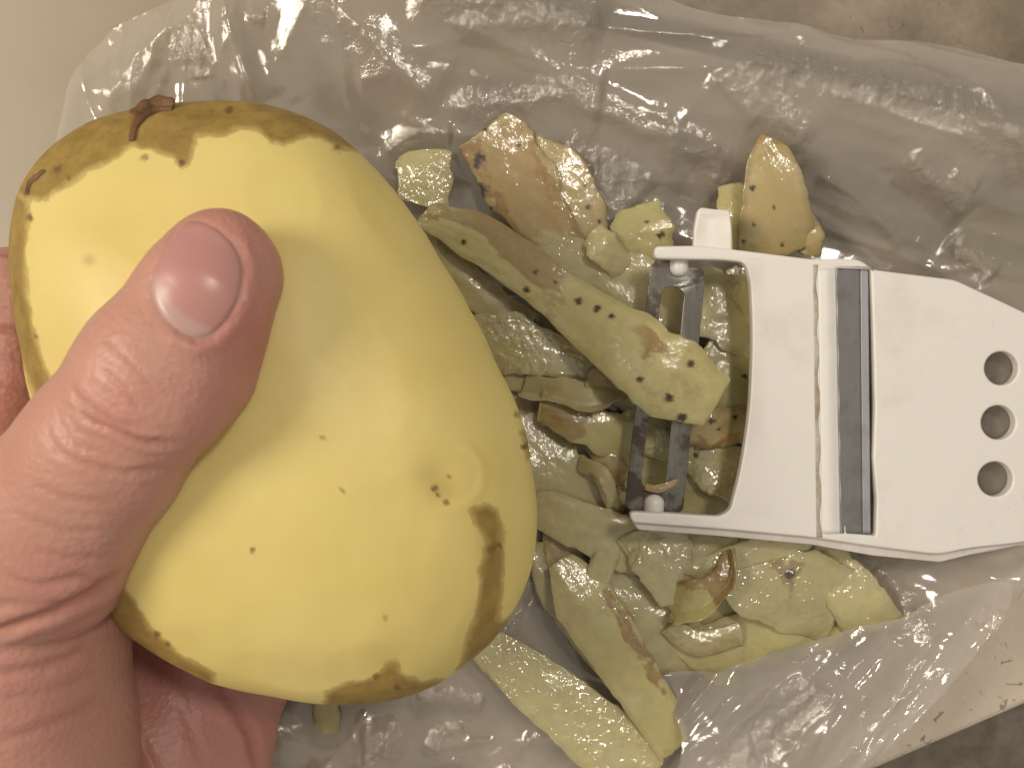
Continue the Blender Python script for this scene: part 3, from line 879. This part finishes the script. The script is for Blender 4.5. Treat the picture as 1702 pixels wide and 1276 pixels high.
    for i in range(len(rad) - 1):
        try: bm.faces.new([bm.verts[i * m + m - 1], bm.verts[(i + 1) * m + m - 1], bm.verts[(i + 1) * m], bm.verts[i * m]])
        except ValueError: pass
    bmesh.ops.remove_doubles(bm, verts=bm.verts, dist=1e-6)
    bmesh.ops.recalc_face_normals(bm, faces=bm.faces)
    if sum(f.normal.z for f in bm.faces) < 0: bmesh.ops.reverse_faces(bm, faces=bm.faces)
    for f in bm.faces: f.smooth = True
    bm.to_mesh(me); bm.free()
hand()

# ------------------------------------------------------------------ peeler
def rounded(pts, r, seg=5):
    """round the corners of a closed polygon; r is one radius or one for each corner (px)"""
    pts = [np.array(p[:2], float) for p in pts]; n = len(pts); out = []
    for i in range(n):
        a, b, c = pts[i - 1], pts[i], pts[(i + 1) % n]
        ri = r[i] if hasattr(r, '__len__') else r
        u = a - b; v = c - b; lu = np.linalg.norm(u); lv = np.linalg.norm(v)
        k = min(ri, lu * 0.45, lv * 0.45)
        if k < 0.5: out.append(b); continue
        p = b + u / lu * k; q = b + v / lv * k
        for s in range(seg + 1):
            t = s / seg
            out.append((1 - t) ** 2 * p + 2 * t * (1 - t) * b + t * t * q)
    return out
def plate(name, outer, holes, ztop, thick, bevel, mat, parent, zfun=None, grime=None):
    cu = bpy.data.curves.new(name, 'CURVE'); cu.dimensions = '2D'; cu.fill_mode = 'BOTH'
    for poly in [outer] + list(holes):
        sp = cu.splines.new('POLY'); sp.points.add(len(poly) - 1); sp.use_cyclic_u = True
        for p, q in zip(sp.points, poly):
            w = W(q[0], q[1], ztop); p.co = (w[0] * S, w[1] * S, 0, 1)
    cu.extrude = (thick / 2 - bevel) * S; cu.bevel_depth = bevel * S; cu.bevel_resolution = 3; cu.offset = -bevel * S
    tmp = bpy.data.objects.new("tmp", cu); COL.objects.link(tmp)
    dg = bpy.context.evaluated_depsgraph_get()
    me = bpy.data.meshes.new_from_object(tmp.evaluated_get(dg))
    bpy.data.objects.remove(tmp); bpy.data.curves.remove(cu)
    bm = bmesh.new(); bm.from_mesh(me); bmesh.ops.remove_doubles(bm, verts=bm.verts, dist=2e-6)
    bmesh.ops.triangulate(bm, faces=[f for f in bm.faces if len(f.verts) > 4])
    bmesh.ops.subdivide_edges(bm, edges=[e for e in bm.edges if e.calc_length() > 0.006], cuts=4, use_grid_fill=True)
    bmesh.ops.triangulate(bm, faces=[f for f in bm.faces if len(f.verts) > 4])
    bmesh.ops.recalc_face_normals(bm, faces=bm.faces)
    bm.to_mesh(me); bm.free()
    co = np.empty(len(me.vertices) * 3, np.float32); me.vertices.foreach_get("co", co); co = co.reshape(-1, 3)
    co[:, 2] += (ztop - thick / 2) * S
    Q = to_px(np.stack([co[:, 0] / S, co[:, 1] / S, np.full(len(co), ztop)], 1))
    if zfun is not None:
        dz = zfun(Q)
        co[:, 2] += dz * S
        co[:, :2] *= ((CAM_H - ztop - dz) / (CAM_H - ztop))[:, None]
    me.vertices.foreach_set("co", co.ravel())
    a = me.attributes.new("grime", 'FLOAT', 'POINT')
    a.data.foreach_set("value", (grime(Q, co[:, 2] / S) if grime else np.zeros(len(co))).astype(np.float32))
    me.name = name; me.materials.clear(); me.materials.append(mat)
    me.polygons.foreach_set("use_smooth", np.ones(len(me.polygons), bool))
    o = bpy.data.objects.new(name, me); COL.objects.link(o); o.parent = parent
    mod = o.modifiers.new("normals", 'WEIGHTED_NORMAL'); mod.weight = 100; mod.keep_sharp = False
    return o
def circle(cx, cy, r, n=36):
    return [(cx + r * math.cos(2 * math.pi * i / n), cy + r * math.sin(2 * math.pi * i / n)) for i in range(n)]

def peeler():
    root = empty("vegetable_peeler")
    tag(root, "white plastic vegetable peeler with slotted steel blade lying on the peelings", "peeler")
    ZT = 2.15
    outer = rounded([(1088, 409), (1165, 408), (1242, 417), (1352, 431), (1388, 429), (1430, 431), (1452, 448), (1588, 465), (1702, 518), (1790, 565), (1900, 600), (2250, 620), (2290, 700), (2250, 780), (1900, 838), (1780, 886), (1702, 902), (1610, 911), (1562, 922), (1450, 908), (1350, 893), (1200, 879), (1050, 868), (1046, 850), (1120, 853), (1196, 858), (1214, 848), (1232, 780), (1247, 680), (1252, 560), (1248, 470), (1240, 436), (1200, 432), (1088, 430)],
                    [9, 10, 20, 14, 14, 18, 10, 12, 30, 60, 80, 60, 60, 60, 80, 60, 40, 30, 30, 20, 20, 20, 9, 9, 5, 12, 20, 40, 40, 40, 30, 14, 10, 9])
    slot = rounded([(1386, 446), (1448, 447), (1452, 560), (1455, 680), (1452, 760), (1458, 830), (1456, 890), (1408, 886), (1398, 700), (1392, 560)], 4)
    holes = [slot, circle(1665, 612, 28), circle(1660, 702, 28.5), circle(1655, 796, 29)]
    def zf(Q):
        return -0.0016 * (Q[:, 0] - 1300)
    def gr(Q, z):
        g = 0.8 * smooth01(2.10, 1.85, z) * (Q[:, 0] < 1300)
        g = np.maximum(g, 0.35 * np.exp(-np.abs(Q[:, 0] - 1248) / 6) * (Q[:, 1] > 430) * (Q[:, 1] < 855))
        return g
    plate("body", outer, holes, ZT, 0.32, 0.05, M_WHITE, root, zf, gr)
    # stepped flange under the lower edge
    low = rounded([(1050, 864), (1200, 874), (1350, 888), (1450, 902), (1562, 918), (1610, 905), (1702, 896), (1720, 903), (1612, 922), (1562, 934), (1450, 923), (1350, 905), (1200, 891), (1060, 880)], 5)
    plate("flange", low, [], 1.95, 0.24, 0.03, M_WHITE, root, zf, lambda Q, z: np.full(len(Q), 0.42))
    # sloping guide strip left of the rear blade, with a dirty groove
    def strip(name, xs, ys, zs, mat, gm=0.0, nx=10, ny=60, wob=0.0):
        V = []; gr_ = []
        for i in range(ny + 1):
            v = i / ny
            for j in range(nx + 1):
                u = j / nx
                x = (xs[0] * (1 - v) + xs[1] * v) * (1 - u) + (xs[2] * (1 - v) + xs[3] * v) * u + wob * math.sin(v * 37 + 2) * (u if wob > 0 else 0)
                y = ys[0] * (1 - v) + ys[1] * v
                z = zs(u, v)
                V.append(W(x, y, z - 0.0016 * (x - 1300))); gr_.append(gm)
        F = grid_faces(ny + 1, nx + 1)
        o = mesh_obj(name, V, F, mat, root, attrs={"grime": gr_})
        sol = o.modifiers.new("thick", 'SOLIDIFY'); sol.thickness = 0.0006; sol.offset = -1
        return o
    strip("guide_ridge", (1359, 1366, 1391, 1398), (446, 886), lambda u, v: ZT + 0.006 + 0.06 * math.sin(math.pi * min(1, u * 1.1)) + 0.01 * u, M_WHITE, 0.03, 12, 60, 1.2)
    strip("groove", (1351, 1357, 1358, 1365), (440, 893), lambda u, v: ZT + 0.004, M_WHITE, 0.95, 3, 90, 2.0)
    rb = strip("rear_blade", (1388, 1396, 1430, 1434), (447, 886), lambda u, v: ZT + 0.02 - 0.10 * u, M_GREY)
    be = strip("cutting_edge", (1430.5, 1434.5, 1443, 1447), (447, 886), lambda u, v: ZT - 0.085 - 0.02 * u, mat_steel("bright_edge", (0.36, 0.37, 0.39), (0.46, 0.47, 0.49), 0.45, 0.2, 0.4))
    be.parent = rb
    # swivel blade: one slotted steel strip, slightly arched, held by two white pins
    ob = rounded([(1098, 428), (1168, 448), (1172, 462), (1136, 846), (1128, 852), (1046, 846), (1039, 838), (1080, 452), (1086, 436)], [16, 8, 10, 8, 6, 8, 12, 10, 10])
    ib = rounded([(1100, 480), (1120, 474), (1138, 486), (1106, 800), (1094, 816), (1076, 816), (1066, 802)], [8, 10, 8, 14, 10, 10, 12])
    def bz(Q):
        u = (Q[:, 0] - (1130 - (Q[:, 1] - 440) * 0.105)) / 48
        return 0.10 * (1 - u * u) - 0.02
    plate("swivel_blade", ob, [ib], 1.86, 0.09, 0.012, M_STEEL, root, bz)
    def pin(x0, y0, x1, y1, r, z):
        a = W(x0, y0, z); b = W(x1, y1, z); V = []; n = 20; m = 12
        ax = (b - a) / np.linalg.norm(b - a); s = np.cross(ax, [0, 0, 1]); up = np.array([0, 0, 1.0])
        for i in range(m + 1):
            t = i / m
            if t < 0.6: p = a + (b - a) * (t / 0.6); rr = r
            else:
                an = (t - 0.6) / 0.4 * math.pi / 2; p = b + ax * r * math.sin(an) * 0.9; rr = r * math.cos(an) + 0.004
            for j in range(n):
                q = 2 * math.pi * j / n
                V.append(p + s * rr * math.cos(q) + up * rr * math.sin(q))
        return mesh_obj("pin", V, grid_faces(m + 1, n).tolist() + [((i) * n + n - 1, (i + 1) * n + n - 1, (i + 1) * n, i * n) for i in range(m)], M_WHITE, root, attrs={"grime": np.zeros(len(V))})
    pin(1129, 424, 1129, 446, 0.20, 1.96)
    pin(1086, 858, 1087, 836, 0.22, 1.96)
    # scoop tab for eyes on the upper arm
    tab = rounded([(1161, 343), (1186, 347), (1213, 349), (1217, 380), (1218, 424), (1152, 424), (1154, 380)], [14, 4, 5, 10, 4, 4, 20])
    plate("eye_scoop", tab, [], 2.06, 0.30, 0.06, M_WHITE, root, lambda Q: 0.10 * ((Q[:, 0] - 1184) / 32) ** 2 * smooth01(415, 380, Q[:, 1]), lambda Q, z: 0.7 * smooth01(1.98, 1.85, z))
    return root
peeler()

# ------------------------------------------------------------------ peelings
def peel(label, pts, widths, mat, arch=0.1, skin=None, spots=(), thick=0.042, edge=0.10, seed=1, twist=0.0, curl=0.0, name="potato_peel", group=None):
    """a strip of peel. pts: (px, py, z cm); widths in px; arch cm (plus = edges down); skin: list of (u0,u1,v0,v1,strength)"""
    r = np.random.default_rng(seed)
    L = sum(math.hypot(a[0] - b[0], a[1] - b[1]) for a, b in zip(pts[:-1], pts[1:]))
    n = int(np.clip(L / 3, 36, 220)); m = int(np.clip(max(widths) / 3, 13, 45))
    P = catmull([W(*p) for p in pts], n)
    kz = (CAM_H - np.mean([p[2] for p in pts])) / FPX
    wd = np.interp(np.linspace(0, 1, n), np.linspace(0, 1, len(widths)), widths) * 0.5 * kz
    T = np.gradient(P, axis=0); T /= np.linalg.norm(T, axis=1, keepdims=True)
    up = np.array([0, 0, 1.0])
    Sd = np.cross(T, up); Sd /= np.linalg.norm(Sd, axis=1, keepdims=True) + 1e-9
    Nn = np.cross(Sd, T)
    u = np.linspace(0, 1, n); v = np.linspace(-1, 1, m)
    eL = 1 + edge * (fbm(u * 7 + seed * 3.7, u * 0 + 0.5, seed, 4) * 2.2)
    eR = 1 + edge * (fbm(u * 7 + seed * 5.1, u * 0 + 9.5, seed + 5, 4) * 2.2)
    k0 = r.uniform(-0.5, 0.5); k1 = r.uniform(-0.5, 0.5); roll = r.uniform(-0.18, 0.18); wph = r.uniform(0, 6)
    cap = np.minimum(1, np.sqrt(np.clip(1 - np.clip((0.035 - np.minimum(u, 1 - u)) / 0.035, 0, 1) ** 2, 0, 1)) + 0.55)
    top = np.zeros((n, m, 3)); bot = np.zeros((n, m, 3))
    for i in range(n):
        w = wd[i] * cap[i]
        s = np.where(v < 0, v * eL[i], v * eR[i]) * w
        tw = twist * (u[i] - 0.5) + roll * math.sin(u[i] * 4 + wph)
        sk_ = (k0 * max(0, 1 - u[i] / 0.22) ** 2 - k1 * max(0, 1 - (1 - u[i]) / 0.22) ** 2)
        z = -0.5 * arch * (np.abs(v) ** 2) * (w / max(wd.max(), 1e-6)) + 0.03 * fbm(u[i] * 5 + v, v * 1.5 + seed, seed, 2)
        if curl:                          # one long edge rolls over
            cc = np.clip((v - 0.25) / 0.75, 0, 1)
            z = z + curl * np.sin(cc * 1.7); s = s - 0.7 * abs(curl) * cc ** 2
        ss = s * math.cos(tw) - z * math.sin(tw); zz = s * math.sin(tw) + z * math.cos(tw)
        top[i] = P[i] + Sd[i] * ss[:, None] + Nn[i] * zz[:, None] + T[i] * (sk_ * s)[:, None] + T[i] * (0.025 * fbm(v * 6 + i * 0.0, v * 0 + seed, seed, 3) * (u[i] < 0.03 or u[i] > 0.97))[:, None]
        th = thick * (1 - 0.35 * np.abs(v) ** 4)
        bot[i] = top[i] - Nn[i] * th[:, None]
    sk = np.zeros((n, m))
    U, VV = np.meshgrid(u, v, indexing='ij')
    wu = 0.10 * fbm(U * 9 + seed, VV * 2.2, seed + 40, 4); wv = 0.9 * fbm(U * 7, VV * 2.0 + seed, seed + 60, 4)
    U = U + wu; VV0 = VV; VV = VV + wv
    for (u0, u1, v0, v1, st) in (skin or []):
        a = smooth01(u0 - 0.05, u0 + 0.05, U) * smooth01(u1 + 0.05, u1 - 0.05, U) * smooth01(v0 - 0.2, v0 + 0.2, VV) * smooth01(v1 + 0.2, v1 - 0.2, VV)
        sk = np.maximum(sk, a * st)
    sk = np.maximum(sk, 0.42 * smooth01(0.86, 1.0, np.abs(VV0)))
    V = np.concatenate([top.reshape(-1, 3), bot.reshape(-1, 3)])
    F = grid_faces(n, m).tolist()
    o_ = n * m
    F = [f[::-1] for f in F] + [[q + o_ for q in f] for f in F]
    for i in range(n - 1):
        F.append([i * m, i * m + o_, (i + 1) * m + o_, (i + 1) * m][::-1]); F.append([i * m + m - 1, (i + 1) * m + m - 1, (i + 1) * m + m - 1 + o_, i * m + m - 1 + o_][::-1])
    for j in range(m - 1):
        F.append([j, j + 1, j + 1 + o_, j + o_][::-1]); q = (n - 1) * m
        F.append([q + j, q + j + o_, q + j + 1 + o_, q + j + 1][::-1])
    Q = to_px(V); sp = np.zeros(len(V))
    for x, y, rad in spots:
        rad = rad * 0.85
        sp = np.maximum(sp, smooth01(rad * 1.3, rad * 0.6, np.hypot(Q[:, 0] - x, Q[:, 1] - y) + rad * 0.9 * fbm(Q[:, 0] / 5, Q[:, 1] / 5, int(x), 2)))
    skv = np.concatenate([sk.ravel(), np.full(o_, 0.5)])
    thin = np.maximum(smooth01(0.72, 1.0, np.abs(VV0)), smooth01(0.05, 0.0, np.minimum(u, 1 - u))[:, None] * np.ones((1, m)))
    thin = np.concatenate([thin.ravel()] * 2) * (1 - 0.8 * np.clip(skv, 0, 1))
    ob = mesh_obj(name, V, F, mat, None, attrs={"skin": skv, "spot": sp, "thin": thin})
    tag(ob, label, "potato peel", "potato peelings on the bag")
    return ob

peel("long yellow-green peel with dark dots stretching from the potato over the blade",
     [(705, 352, 0.9), (790, 392, 1.2), (880, 452, 1.5), (960, 512, 1.7), (1050, 575, 2.25), (1110, 622, 2.4), (1192, 672, 2.2)],
     [40, 82, 84, 82, 100, 125, 130, 90], M_PEEL, 0.13, [(0.02, 0.45, -1.2, 0.1, .62), (0.40, 0.52, -0.3, 0.6, .5), (0.66, 0.74, -1.0, 0.1, .75), (0.7, 0.95, -0.9, 0.9, .38)],
     [(771, 404, 6), (890, 452, 5), (922, 468, 5), (962, 500, 7), (993, 513, 7), (1016, 526, 6), (1062, 628, 7), (1111, 661, 9), (1133, 694, 9), (1148, 604, 7), (876, 482, 6)], seed=11)
peel("small oval pale wet peel at the upper end of the long dotted peel", [(700, 232, 0.6), (704, 275, 0.8), (708, 345, 0.75)], [60, 88, 92, 70], M_WET, 0.14, seed=12)
peel("wide brown peel with a dark blotched left edge behind the long dotted peel", [(815, 205, 1.0), (838, 260, 1.0), (880, 330, 0.95), (935, 412, 0.8)], [120, 120, 118, 70], M_TAN, 0.10,
     [(0.05, 0.9, -1.2, 1.2, .55), (0.1, 0.7, 0.55, 1.2, .85), (0.3, 1.0, -1.2, -0.5, .7)], [(806, 216, 6), (862, 240, 5), (796, 262, 12), (800, 318, 13), (815, 350, 8), (792, 275, 8)], seed=13)
peel("tan narrow peel lying right of the blotched brown peel", [(880, 250, 0.85), (930, 290, 0.9), (968, 350, 0.85), (985, 415, 0.7)], [60, 88, 84, 50], M_TAN, 0.08,
     [(0.1, 0.5, -1.2, 1.2, .42)], [(884, 250, 5), (910, 305, 8), (972, 308, 5), (978, 344, 5), (996, 368, 4)], seed=14)
peel("rounded greenish peel end with two dots above the blade's left corner", [(1062, 340, 0.8), (1070, 385, 0.95), (1085, 450, 0.8)], [70, 98, 96, 70], M_PEEL, 0.12, [(0, .5, -1, 1, .2)], [(1075, 368, 4), (1098, 391, 7)], seed=15)
peel("tiny curled pale peel scrap below the tan peel", [(980, 388, 1.1), (1003, 408, 1.25), (1040, 448, 1.0)], [40, 60, 48], M_PALE, 0.14, seed=16)
peel("wide pale translucent peel running under the blade's upper half", [(850, 395, 0.7), (950, 440, 0.9), (1040, 485, 1.0), (1150, 545, 0.95)], [50, 96, 130, 120], M_PALE, 0.06, seed=17)
peel("glinting wet peel beside the potato's right flank", [(765, 556, 0.75), (850, 572, 0.95), (930, 595, 1.0), (1020, 612, 0.9)], [70, 100, 72, 24], M_WET, 0.10, seed=18)
peel("pale looped peel folded back on itself left of the blade", [(868, 648, 0.8), (930, 655, 1.15), (985, 668, 1.3), (1040, 640, 1.1)], [50, 56, 62, 56], M_PALE, 0.05, curl=0.28, seed=19)
peel("small pale peel end curling above the looped peel", [(975, 632, 1.2), (1010, 632, 1.35), (1040, 655, 1.1)], [36, 40, 36], M_PALE, 0.1, curl=0.15, seed=20)
peel("orange-brown tipped peel lying below the looped peel", [(896, 672, 1.1), (950, 695, 1.2), (1010, 722, 1.15), (1075, 752, 0.95)], [50, 66, 76, 74], M_PEEL, 0.14, [(0, 0.5, -1.2, 1.2, .62)], [(924, 668, 5), (980, 690, 5)], seed=21)
peel("large pale peel under the potato's right edge", [(868, 690, 0.7), (900, 760, 0.8), (940, 815, 0.8), (990, 870, 0.7)], [70, 110, 130, 90], M_PALE, 0.08, [(0.5, 0.8, 0.3, 1.2, .3)], seed=22)
peel("narrow arched peel loop beside the blade's lower left", [(960, 770, 0.9), (995, 785, 1.25), (1012, 815, 1.2), (1020, 850, 0.9)], [26, 30, 30, 24], M_PALE, 0.05, [(0.2, 1, 0.5, 1.2, .7)], seed=23)
peel("pale peel with a brown slit below the blade's lower corner", [(880, 835, 0.85), (960, 872, 1.0), (1040, 905, 1.05), (1085, 925, 0.9)], [56, 84, 92, 80], M_PALE, 0.08, [(0.62, 0.66, -0.7, 1.0, .9)], seed=24)
peel("dull green-brown triangular peel tip near the potato's lower right", [(918, 868, 0.5), (935, 920, 0.6), (975, 975, 0.5)], [24, 62, 50], M_TAN, 0.05, [(0, 1, -1, 1, .45)], seed=25)
peel("long curved flesh-side peel pointing to the bottom of the picture", [(930, 930, 1.0), (975, 1000, 1.15), (1030, 1090, 1.15), (1080, 1170, 1.05), (1122, 1248, 0.9)], [40, 110, 96, 90, 60], M_PEEL, 0.16, [(0.2, 0.75, -1.2, -0.8, .8), (0.94, 1, -1, 1, .6)], seed=26, edge=0.07)
peel("glittering wet peel strip at the bottom edge of the picture", [(796, 1068, 0.7), (880, 1130, 0.85), (980, 1210, 0.9), (1085, 1300, 0.8)], [60, 98, 112, 110], M_WET, 0.12, [(0, 0.06, -1, 1, .4)], seed=27, edge=0.06)
peel("broad pale peel lying beneath the long curved peel", [(990, 985, 0.8), (1060, 1030, 0.85), (1120, 1070, 0.8), (1200, 1092, 0.6)], [110, 130, 110, 50], M_PALE, 0.05, [(0.4, 0.9, 0.2, 1.1, .22)], seed=28)
peel("pale triangular peel directly under the peeler's lower arm", [(1060, 880, 1.1), (1100, 925, 1.25), (1120, 1005, 1.1)], [70, 120, 40], M_WET, 0.06, seed=29)
peel("wet grey-tinged peel between the arm and the brown-edged curl", [(1120, 905, 1.1), (1170, 920, 1.2), (1225, 930, 1.05)], [60, 90, 70], M_PALE, 0.08, [(0.4, 0.9, -0.2, 0.8, .3)], seed=30)
peel("rolled peel with a brown edge forming a pocket", [(1110, 1010, 1.0), (1160, 1000, 1.45), (1205, 965, 1.5), (1215, 912, 1.35)], [90, 84, 50, 22], M_PEEL, 0.2, [(0.45, 1, -1.2, 1.2, .85), (0.2, 0.6, -1.2, -0.6, .7)], curl=0.3, seed=31)
peel("greyish inner lip of the peel pocket", [(1112, 1040, 0.95), (1160, 1068, 1.05), (1235, 1052, 0.95)], [36, 44, 40], M_PALE, 0.1, [(0, 1, 0.2, 1.2, .5)], seed=32)
peel("wide yellow peel with a brown oval mark right of the pocket", [(1215, 905, 1.1), (1260, 950, 1.2), (1330, 985, 1.15), (1400, 1005, 0.95)], [90, 140, 150, 130], M_WET, 0.08, [(0.35, 0.65, -0.9, -0.1, .62)], [(1312, 955, 9)], seed=33)
peel("bright yellow peel at the right end of the heap", [(1372, 925, 0.95), (1402, 965, 1.05), (1430, 1005, 1.0), (1462, 1048, 0.8)], [60, 88, 96, 92], M_WET, 0.06, seed=34)
peel("broad yellow-green peel at the lower right under the film", [(1130, 1085, 0.7), (1220, 1070, 0.8), (1320, 1045, 0.85), (1430, 1040, 0.7)], [70, 96, 100, 70], M_PEEL, 0.08, seed=35)
peel("upright tan skin peel with a dark tip above the peeler", [(1284, 228, 1.7), (1285, 270, 1.75), (1288, 340, 1.6), (1296, 428, 1.2)], [34, 72, 98, 120, 128], M_TAN, 0.26, [(-1, 0.12, -2, 2, .9), (0.1, 0.35, -0.4, 0.8, .45), (0.4, 0.9, -1.3, -0.5, .35)], [(1252, 312, 6), (1286, 345, 4), (1252, 372, 4), (1300, 408, 4), (1236, 402, 5)], seed=36, edge=0.05)
peel("glossy tan curl tucked against the upright peel's right side", [(1335, 345, 1.1), (1350, 385, 1.3), (1345, 425, 1.1)], [24, 40, 40], M_TAN, 0.14, [(0, 1, 0.4, 1.1, .5)], seed=37)
peel("faint green peel behind the scoop tab", [(1215, 305, 0.9), (1225, 350, 1.0), (1235, 420, 0.9)], [40, 66, 70], M_PEEL, 0.1, [(0, 1, -1, 1, .15)], seed=38)
peel("pale peel showing inside the peeler's frame at the top", [(1150, 470, 0.9), (1195, 510, 1.05), (1270, 560, 0.95)], [90, 110, 100], M_PALE, 0.08, [(0.3, 0.8, -1.1, -0.5, .5)], seed=39)
peel("flat pale green peel inside the frame beside the blade", [(1170, 580, 1.0), (1215, 625, 1.1), (1245, 720, 1.0)], [90, 120, 90], M_PEEL, 0.08, [(0, 1, 0.8, 1.2, .6)], [(1238, 624, 5)], seed=40)
peel("thin brown-edged peel crossing low inside the frame", [(1120, 690, 1.15), (1175, 710, 1.3), (1240, 705, 1.15)], [60, 70, 60], M_TAN, 0.1, [(0.4, 0.9, 0.4, 1.2, .7)], [(1183, 700, 6), (1195, 712, 4), (1222, 692, 5)], seed=41)
peel("wet cream peel inside the frame near its lower corner", [(1140, 745, 0.95), (1185, 770, 1.1), (1230, 790, 1.0)], [60, 90, 100], M_WET, 0.1, [(0.6, 1, -1, 1, .45)], [(1157, 756, 5)], seed=42)
peel("olive peel at the bottom of the frame opening", [(1060, 800, 0.6), (1140, 830, 0.7), (1220, 850, 0.6)], [90, 100, 90], M_PEEL, 0.06, [(0, 1, -1, 1, .3)], seed=43)
peel("brown-streaked peel seen between the two bars of the blade", [(1010, 740, 0.65), (1070, 770, 0.75), (1120, 815, 0.7)], [90, 100, 80], M_PEEL, 0.06, [(0, 0.3, -1, 1, .55)], [(1088, 718, 5)], seed=44)
peel("olive peel filling the gap under the blade's middle", [(1030, 620, 0.7), (1110, 660, 0.8), (1190, 650, 0.7)], [110, 120, 110], M_PEEL, 0.06, [(0, 1, -1, 1, .3)], seed=45)
peel("dark olive peel buried at the heart of the heap", [(850, 640, 0.35), (930, 740, 0.45), (1030, 860, 0.45)], [120, 180, 160], M_TAN, 0.04, [(0, 1, -1, 1, .4)], seed=46)
peel("buried peel under the pocket and yellow peel", [(1060, 940, 0.5), (1200, 990, 0.6), (1360, 960, 0.5)], [120, 150, 110], M_PEEL, 0.04, [(0, 1, -1, 1, .3)], seed=47)
peel("short green peel showing just below the potato's bottom edge", [(538, 1140, 0.35), (542, 1190, 0.35), (540, 1240, 0.3)], [44, 46, 40], M_PEEL, 0.05, seed=48)
peel("tiny orange shred caught on the blade's lower end", [(1072, 808, 2.0), (1095, 812, 2.06), (1126, 800, 2.04)], [10, 14, 10], M_TAN, 0.02, [(0, 1, -1, 1, .5)], thick=0.05, seed=49)
peel("faint greenish peel lying under the bag's far right side", [(1590, 380, -0.32), (1650, 400, -0.3), (1740, 430, -0.32)], [80, 110, 90], M_PEEL, 0.05, seed=50)

peel("narrow pale strip slanting from the frame down to the long curved peel", [(1050, 862, 0.95), (1010, 920, 1.05), (985, 990, 1.0), (960, 1060, 0.8)], [26, 40, 44, 24], M_PALE, 0.06, [(0.1, 0.9, 0.8, 1.2, .5)], seed=61)
peel("thin yellow strip lying across the heap below the lower arm", [(1090, 960, 1.05), (1170, 945, 1.2), (1260, 915, 1.3), (1350, 905, 1.15)], [24, 40, 46, 30], M_WET, 0.05, [(0.3, 0.5, 0.2, 1.2, .5)], seed=62)
peel("narrow yellow-green strip under the glittering peel's right side", [(1060, 1000, 0.75), (1120, 1055, 0.8), (1190, 1110, 0.7), (1240, 1150, 0.55)], [30, 50, 48, 26], M_PEEL, 0.06, seed=63)
peel("slim translucent strip between the wet glinting peel and the looped peel", [(800, 628, 0.6), (880, 632, 0.75), (960, 622, 0.9), (1045, 600, 0.85)], [30, 40, 42, 24], M_PALE, 0.05, [(0, 1, 0.7, 1.2, .45)], seed=64)
peel("small brown-edged chip tucked beside the arched loop", [(985, 735, 0.95), (1010, 765, 1.05), (1040, 800, 0.95)], [30, 44, 32], M_TAN, 0.06, [(0, 1, 0.2, 1.1, .55)], seed=65)
peel("yellowish strip along the right inner edge of the frame", [(1225, 440, 0.9), (1235, 520, 1.0), (1240, 600, 1.0), (1230, 690, 0.9)], [40, 54, 52, 36], M_PEEL, 0.06, [(0.35, 0.5, -1, 1, .55)], [(1232, 452, 6)], seed=66)
peel("short cream strip crossing under the blade's lower bars", [(1030, 690, 0.85), (1090, 735, 0.95), (1160, 745, 0.9)], [40, 52, 40], M_WET, 0.06, seed=67)
peel("olive strip tucked under the long dotted peel near the potato", [(690, 380, 0.45), (740, 430, 0.6), (810, 500, 0.65), (880, 540, 0.6)], [36, 60, 60, 40], M_PEEL, 0.06, [(0, 1, -1.2, -0.3, .5)], seed=68)
peel("pale flat chip in the corner between frame and yellow peel", [(1330, 905, 0.95), (1380, 930, 1.05), (1410, 960, 0.95)], [50, 70, 50], M_PALE, 0.06, [(0.1, 0.6, -1, 0, .4)], seed=69)
peel("long pale strip lying under the heap toward the glittering peel", [(905, 900, 0.55), (915, 970, 0.65), (950, 1030, 0.6), (1010, 1120, 0.5)], [40, 56, 50, 26], M_PALE, 0.05, [(0, 1, -1.2, -0.6, .5)], seed=70)

# ------------------------------------------------------------------ upper film: folds of the bag lying over the heap's lower right
def over_lift(Q, sd):
    e = smooth01(0, 60, sd)
    return 0.10 * e + 0.05 * fbm(Q[:, 0] / 50, Q[:, 1] / 50, 201, 3)
FRONT = np.array([(1090, 1105), (1180, 1092), (1280, 1060), (1380, 1030), (1460, 1010), (1500, 985), (1560, 960), (1630, 950), (1570, 1040), (1490, 1130), (1410, 1205), (1345, 1290), (1230, 1420), (1080, 1420), (1100, 1300), (1120, 1200), (1100, 1150)], float)
film_sheet("front_fold", catmull(FRONT, 70, True), M_FILM2, 0.72, 4.0, bag, 3, over_lift)
